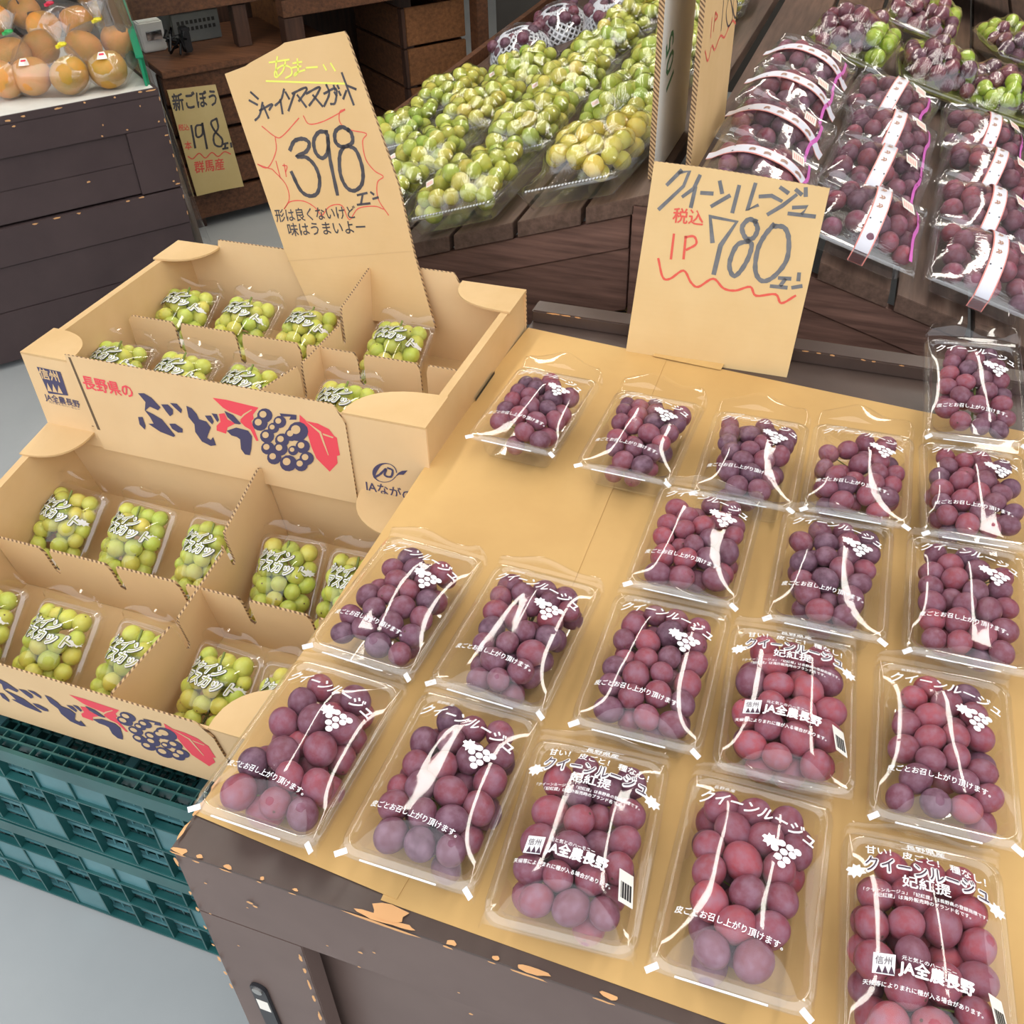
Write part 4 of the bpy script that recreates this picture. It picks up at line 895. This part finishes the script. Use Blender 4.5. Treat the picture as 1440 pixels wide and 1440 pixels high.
t = thing('shipping_carton', 'plain brown shipping carton standing behind the mixed grape trays', 'carton', (q[0], q[1]+.2, 0))
P('carton_body', MB().box(q[0]-.22, q[0]+.35, q[1]+.12, q[1]+.5, zB(q[0]-.22)+.03, 1.25), 'sign', t); P('tape', MB().box(q[0]+.02, q[0]+.08, q[1]+.1185, q[1]+.1198, zB(q[0])+.15, 1.25), 'sticker', t)

# ---------------------------------------------------------------- rotated bench on the left with bagged pears
AN = R_(52); Dv = np.array([math.cos(AN), math.sin(AN), 0]); Nv = np.array([math.sin(AN), -math.cos(AN), 0]); BH = .688
O_ = np.array([*atz(222, 123, BH)[:2], 0])
def bench(u, z, q): p = O_+Dv*u+Nv*q; return (p[0], p[1], z)   # q>0 toward the aisle
bt = thing('side_bench', 'plum brown plank bench on the left carrying the bagged pears', 'bench', tuple(O_-Dv*.7-Nv*.4))
def bbox(name, u0, u1, z0, z1, q0, q1, mat, parent=None, fr=bench, bv=.0015):
    m = MB(); m.prism([(u0, z0), (u1, z0), (u1, z1), (u0, z1)], fr, q0, q1); return P(name, m, mat, parent if parent is not None else bt, bv)
bbox('bench_top', -1.6, 0, BH-.02, BH, -.85, 0, 'paintl')
bbox('front_board', -1.6, 0, .585, BH-.0205, -.022, -.001, 'paintl')
bbox('stile', -.115, 0, .41, .5845, -.022, -.001, 'paintl')
bbox('front_board', -1.6, -.1155, .50, .5843, -.030, -.009, 'paintl'); bbox('front_board', -1.6, -.1155, .412, .4995, -.030, -.009, 'paintl')
bbox('front_board', -1.6, 0, .30, .405, -.022, -.001, 'paintl'); bbox('front_board', -1.6, 0, .17, .299, -.028, -.006, 'paintl'); bbox('front_board', -1.6, 0, .02, .169, -.024, -.004, 'paintl')
bbox('end_panel', -.02, -.001, .02, BH-.021, -.83, -.031, 'paintl'); bbox('back_board', -1.6, -.02, .02, BH-.021, -.85, -.83, 'paintl')
cl = []
for u, z, l in [(-.02, BH-.004, .014), (-.05, BH-.003, .006), (-.12, BH-.004, .004), (-.20, BH-.003, .004), (-.27, BH-.005, .012), (-.36, BH-.008, .006), (-.4, BH-.012, .010), (-.39, .66, .005), (-.11, .595, .004), (-.02, .60, .004), (-.18, .592, .003), (-.12, .405, .010), (-.16, .403, .008), (-.3, .401, .006), (-.36, .402, .012), (-.42, .40, .01), (-.01, .42, .008), (-.02, .43, .004), (-.008, .56, .008), (-.06, .65, .002), (-.17, .62, .002), (-.25, .48, .006)]:
    cl.append((bench(u, z, -.0005), tuple(Dv), (0, 0, 1), l, .0028))
for z in (.66, .6, .54, .5, .46, .38, .33): cl.append((bench(-.003, z, -.0005), (0, 0, 1), tuple(-Dv), .007, .002))
chips(bt, 'paint_chip', cl)
def bt_box(name, u0, u1, q0, q1, z0, z1, mat, label, cat, group=None):
    c = bench((u0+u1)/2, z0, (q0+q1)/2); t_ = thing(name, label, cat, c, group=group); bbox('sheet', u0, u1, z0, z1, q0, q1, mat, t_, bv=0); return t_
bt_box('liner_sheet', -1.2, -.012, -.72, -.006, BH+.0003, BH+.0013, 'liner', 'white liner paper under the bagged pears', 'paper')
t = thing('basket_wall', 'green plastic basket side standing along the right end of the pears', 'basket', bench(-.03, BH, -.4))
ba = atz(211, 122, BH+.001); bb_ = atz(163, -30, BH+.001); bd = (bb_-ba)/np.linalg.norm(bb_-ba); bn = np.array([bd[1], -bd[0], 0]); bl = float(np.linalg.norm(bb_-ba))
def bk(u, z, q): p = ba+bd*u+bn*q; return (p[0], p[1], z)
bbox('panel', .005, bl, BH+.0016, BH+.075, -.012, -.004, 'gbask', t, bk); bbox('rim', 0, bl, BH+.0755, BH+.083, -.018, .002, 'gbask', t, bk)
for k in range(int(bl/.05)): bbox('rib', .02+k*.05, .026+k*.05, BH+.002, BH+.075, -.0035, .002, 'gbask', t, bk, 0)
# pears
def pearmesh():
    mb = MB(); prof = [(0, -.86), (.16, -.90), (.38, -.93), (.62, -.82), (.85, -.55), (.98, -.18), (1.0, .12), (.93, .45), (.74, .74), (.48, .90), (.25, .93), (.10, .86), (0, .80)]; n = 20; vs = []
    for r, z in prof:
        for k in range(n): a = 2*math.pi*k/n; rr = r*(1+.02*math.cos(3*a+1)); vs.append((rr*math.cos(a), rr*math.sin(a), z*.9))
    mb.add(vs, [(j*n+i, j*n+(i+1) % n, (j+1)*n+(i+1) % n, (j+1)*n+i) for j in range(len(prof)-1) for i in range(n)])
    mb.tube([(0, 0, .7), (.03, .02, .98)], .05, 6, 1)
    return mb.mesh('pear', ['pear', 'tip'], True)
PM = pearmesh(); RP = .052
bags = [([(58, 68), (45, 108), (97, 106)], (87, 62), 'y', 'bag of russet pears with a yellow tie, nearest the bench edge'),
        ([(118, 68), (168, 58), (152, 98)], (137, 27), 'y', 'bag of russet pears with a yellow tie beside the green basket side'),
        ([(18, 78), (4, 112)], (12, 44), 'g', 'bag of russet pears with a green tie at the left edge'),
        ([(35, 18), (66, 38), (103, 32)], (70, 4), 'r', 'bag of russet pears with a red tie behind the front bags'),
        ([(148, 18), (128, -8)], (140, -30), 'y', 'bag of greenish pears behind, against the green basket side'),
        ([(10, -5), (-8, 30)], (0, -30), 'g', 'bag of pears at the top left corner, mostly out of view')]
for k, (ps, tie, tm, lb) in enumerate(bags):
    pts = [Vector(atz(x, y, BH+.05)) for x, y in ps]
    for _ in range(30):
        for a in range(len(pts)):
            for b in range(a):
                dd = pts[a]-pts[b]
                if dd.length < 2*RP*.97: dd = dd.normalized()*(2*RP*.97-dd.length)*.5; pts[a] += dd; pts[b] -= dd
    c = sum(pts, Vector())/len(pts); c.z = BH+.0016
    t = thing('pear_bag', lb, 'fruit bag', c, group='bags of russet pears')
    rs = np.random.RandomState(k+40)
    for p in pts:
        p.z = BH+.0495+random.uniform(0, .002)
        tint = (1, 1, 1) if rs.rand() < .6 else (.78, .92, .62); ob('pear', PM, t, loc=p, rot=(rs.uniform(-.7, .7), rs.uniform(-.7, .7), rs.uniform(0, 6)), scale=(RP, RP, RP*.97), color=tint)
    tp = Vector(atz(*tie, BH+.12)); 
    bm = bmesh.new(); rs2 = random.Random(k)
    for p in pts:
        for j in range(46):
            v = Vector((rs2.gauss(0, 1), rs2.gauss(0, 1), rs2.gauss(0, 1))).normalized(); q = p+v*RP*1.07; q.z = max(q.z, BH+.0018); bm.verts.new(q)
    for j in range(8): bm.verts.new(tp+Vector((.008*math.cos(j*.785), .008*math.sin(j*.785), 0)))
    r_ = bmesh.ops.convex_hull(bm, input=bm.verts); bmesh.ops.delete(bm, geom=list({g for g in r_['geom_interior']+r_['geom_unused'] if isinstance(g, bmesh.types.BMVert)}), context='VERTS')
    bmesh.ops.subdivide_edges(bm, edges=bm.edges[:], cuts=1, smooth=.3)
    for v_ in bm.verts: v_.co.z = max(v_.co.z, BH+.0018)
    me = bpy.data.meshes.new('bag'); bm.to_mesh(me); bm.free(); me.materials.append(MT['bag']); me.polygons.foreach_set('use_smooth', [True]*len(me.polygons)); ob('bag', me, t)
    mb = MB(); mb.grid(lambda u, v: (tp.x+(.006+.030*v)*math.cos(u)*(1+.2*math.sin(5*u)), tp.y+(.006+.022*v)*math.sin(u), tp.z+.045*v+.006*math.sin(4*u)*v), lin(0, 6.283, 25), lin(0, 1, 6)); ob('bag_tuft', mb.mesh('bag_tuft', 'bag', True), t)
    mb = MB(); mb.tube([(tp.x+.008*math.cos(a), tp.y+.008*math.sin(a), tp.z) for a in lin(0, 5.6, 9)], .0045, 6, closed=True); mb.box(tp.x-.004, tp.x+.004, tp.y-.022, tp.y, tp.z-.006, tp.z+.002); ob('tie', mb.mesh('tie', {'y': 'tiey', 'g': 'tieg', 'r': 'tier'}[tm]), t)
    if k in (0, 1):
        p = pts[2] if k else pts[1]; mb = MB(); mb.grid(lambda u, v: (p.x+RP*1.10*math.sin(.25+v)*math.cos(-1.0+u), p.y+RP*1.10*math.sin(.35+v)*math.sin(-1.0+u), p.z+RP*1.10*math.cos(.35+v)), lin(-.35, .35, 6), lin(.1, .5, 6)); s_ = ob('brand_sticker', mb.mesh('brand_sticker', 'sticker', True), t)
        mb = MB(); mb.grid(lambda u, v: (p.x+RP*1.115*math.sin(.25+v)*math.cos(-1.0+u), p.y+RP*1.115*math.sin(.35+v)*math.sin(-1.0+u), p.z+RP*1.115*math.cos(.35+v)), lin(-.22, .22, 5), lin(.2, .3, 3)); ob('sticker_mark', mb.mesh('sticker_mark', 'tier', True), t)

# burdock roots in plastic beside the bench
a0 = np.array(bench(.045, .30, -.30)); a1 = np.array(bench(-.03, 1.25, -.42))
t = thing('burdock_bundle', 'tall bundle of burdock roots in clear plastic behind the plum bench', 'vegetables', (a0[0], a0[1], 0))
for k in range(6):
    o = np.array([.024*math.cos(k*1.05), .024*math.sin(k*1.05), 0]); mid = (a0+a1)/2+o*1.2+np.array([.004*k, 0, 0]); b0 = a0.copy(); b0[2] = .02
    mb = MB(); mb.tube([b0+o*.7-(a1-a0)*.28*np.array([1, 1, 0]), a0+o, mid, a1+o*.8], [.010, .013, .014, .010], 8); ob('root', mb.mesh('root', 'kraftbag', True), t)
mb = MB(); ax = a1-a0; mb.grid(lambda u, v: tuple(a0-ax*.2+ax*1.2*v+np.array([(.052+.004*math.sin(v*21+u*3))*math.cos(u), (.052+.005*math.sin(u*5+v*13))*math.sin(u), 0])), lin(0, 6.283, 21), lin(0, 1, 20)); ob('sleeve', mb.mesh('sleeve', 'bagclear', True), t)
# burdock sign
C1 = np.array([*atz(283, 312, .03)[:2], 0])
def rack(u, z, q): p = C1+Dv*u+Nv*q; return (p[0], p[1], z)
F3 = Frame(rack(0, .3, .035), Nv)
s3 = sign('price_sign', 'small ochre cardboard sign priced 198 hanging on the slatted rack', F3, [(235, 127), (303, 119), (318, 172), (343, 262), (310, 268), (277, 276), (262, 225)], .005, 'oldsign')
c6 = crop(160, 0, 4.5)
ptext(F3, '新ごぼう', c6([(380, 695)])[0], c6([(655, 660)])[0], s3, 'lettering', 'ink', height=1.5, off=.025)
strokes(F3, [c6(l) for l in ([(490, 795), (515, 935)], [(560, 790), (520, 800), (525, 865), (560, 850), (560, 780)], [(560, 780), (590, 940)], [(650, 750), (615, 775), (640, 830), (685, 880), (680, 925), (640, 915), (632, 860), (660, 810), (650, 750)], [(690, 912), (722, 905)], [(706, 910), (704, 938)], [(690, 942), (722, 936)], [(740, 905), (745, 930)])], .007, s3, 'price_digits', 'ink')
strokes(F3, [c6([(470, 990), (500, 1005), (540, 970), (580, 1000), (620, 965), (660, 990), (700, 960), (740, 975)])], .004, s3, 'red_wave', 'inkr')
for tx, p, q in (('税込', (410, 825), (478, 820)), ('本', (452, 945), (495, 940)), ('群馬産', (515, 1090), (700, 1065))): ptext(F3, tx, c6([p])[0], c6([q])[0], s3, 'red_lettering', 'inkr', off=.02, height=1.2)

# ---------------------------------------------------------------- racks, crates and stored goods behind
def R(name, u0, u1, z0, z1, q0, q1, mat, parent, bv=.002): return bbox(name, u0, u1, z0, z1, q0, q1, mat, parent, rack, bv)
t = thing('slatted_rack', 'dark wooden slatted rack behind the small price sign', 'rack', rack(.25, 0, -.3))
for z in (.04, .142, .244, .346, .448): R('slat', -.02, .62, z, z+.088, -.02, 0, 'rackw', t)
R('back_board', -.02, .62, .04, .535, -.075, -.06, 'rackd', t)  # added dark board, stands in for the shade between the slats
for u in (-.02, .28, .58): R('post', u, u+.045, 0, .535, -.046, -.021, 'rackd', t)
R('shelf', -.02, .62, .538, .56, -.5, .02, 'rackw', t); R('post', -.02, .03, 0, .535, -.5, -.46, 'rackd', t); R('post', .57, .62, 0, .535, -.5, -.46, 'rackd', t)
t = thing('cable_stand', 'tall dark timber frame with a cross beam over the stored cables', 'rack', rack(.2, 0, -.3))
R('beam', -.35, .43, .70, .76, -.16, -.10, 'rackw', t); R('post', .30, .35, .561, .695, -.16, -.11, 'rackd', t); R('post', .385, .43, 0, .695, -.60, -.56, 'rackd', t)
t = thing('timber_shelf', 'dark timber shelf unit with wooden crates stored inside', 'rack', rack(.9, 0, -.3))
R('beam', .44, 1.24, .655, .71, -.06, 0, 'rackw', t); R('post', .44, .51, 0, .652, -.06, 0, 'rackd', t); R('post', 1.215, 1.265, 0, .652, -.06, 0, 'rackw', t)
R('shelf', .44, 1.265, .712, .735, -.6, 0, 'rackw', t); R('back_board', .44, 1.265, .0, .65, -.62, -.60, 'rackd', t); R('side_board', .515, .53, .5, .65, -.55, -.061, 'cratew', t)
for k, z in enumerate((.03, .175, .32, .465)):
    t = thing('wooden_crate', ['wooden crate lowest of the stack in the timber shelf', 'wooden crate second from the bottom in the timber shelf', 'wooden crate second from the top in the timber shelf', 'wooden crate on top of the stack in the timber shelf'][k], 'crate', rack(1.07, z, -.3), group='wooden crates in the timber shelf')
    z0, z1 = z, z+.138
    R('front_board', .94, 1.20, z0+.004, z1, -.085, -.070, 'cratew', t, .003); R('corner_post', .925, .9395, z0, z1, -.10, -.068, 'rackd', t)
    R('side_board', .925, .938, z0+.004, z1, -.50, -.1005, 'rackw', t); R('side_board', 1.185, 1.198, z0+.004, z1, -.50, -.1005, 'rackw', t); R('crate_floor', .94, 1.184, z0, z0+.003, -.5, -.1005, 'rackw', t, 0)
t = thing('storage_bin', 'grey perforated plastic bin on the slatted rack', 'bin', rack(.2, .562, -.3))
R('bin_wall', .13, .30, .562, .66, -.30, -.285, 'grey', t); R('bin_wall', .13, .145, .562, .66, -.55, -.301, 'grey', t); R('bin_wall', .285, .30, .562, .66, -.55, -.301, 'grey', t); R('bin_rim', .125, .305, .661, .672, -.305, -.28, 'grey', t)
for i in range(9):
    for j in range(2): R('vent_hole', .145+i*.016, .155+i*.016, .60+j*.022, .612+j*.022, -.2855, -.284, 'black', t, 0)
t = thing('white_appliance', 'small white box with a chrome face beside the cables', 'box', rack(.02, .562, -.25)); R('box_body', -.0, .085, .562, .66, -.36, -.24, 'white', t, .005); R('chrome_face', .02, .075, .60, .63, -.239, -.236, 'metal', t)
t = thing('power_cable', 'black cable heap hanging over the slatted rack', 'cable', rack(.1, .56, -.1)); mb = MB(); rs = random.Random(4)
for k in range(5): mb.tube([rack(.07+rs.uniform(-.02, .05), .60+rs.uniform(-.03, .06), -.12+rs.uniform(-.04, .04)) for _ in range(5)], .0045, 5)
ob('cord', mb.mesh('cord', 'cable', True), t)
R('connector', .11, .14, .57, .65, -.16, -.12, 'cable', t, .004)
t = thing('back_counter', 'dark grey counter in the shade behind the stand', 'counter', (-1.2, 5.2, 0)); P('counter_body', MB().box(-1.9, .9, 5.0, 5.6, 0, .78), 'wall', t, .003); P('counter_top', MB().box(-1.95, .95, 4.95, 5.62, .781, .81), 'grey', t, .003)
print('OBJECTS', len(bpy.data.objects), 'TRIS', sum(len(m.polygons) for m in bpy.data.meshes))

for o in bpy.data.objects:
    if 'label' in o and not 4 <= len(o['label'].split()) <= 16: print('LONG', len(o['label'].split()), o.name, o['label'])
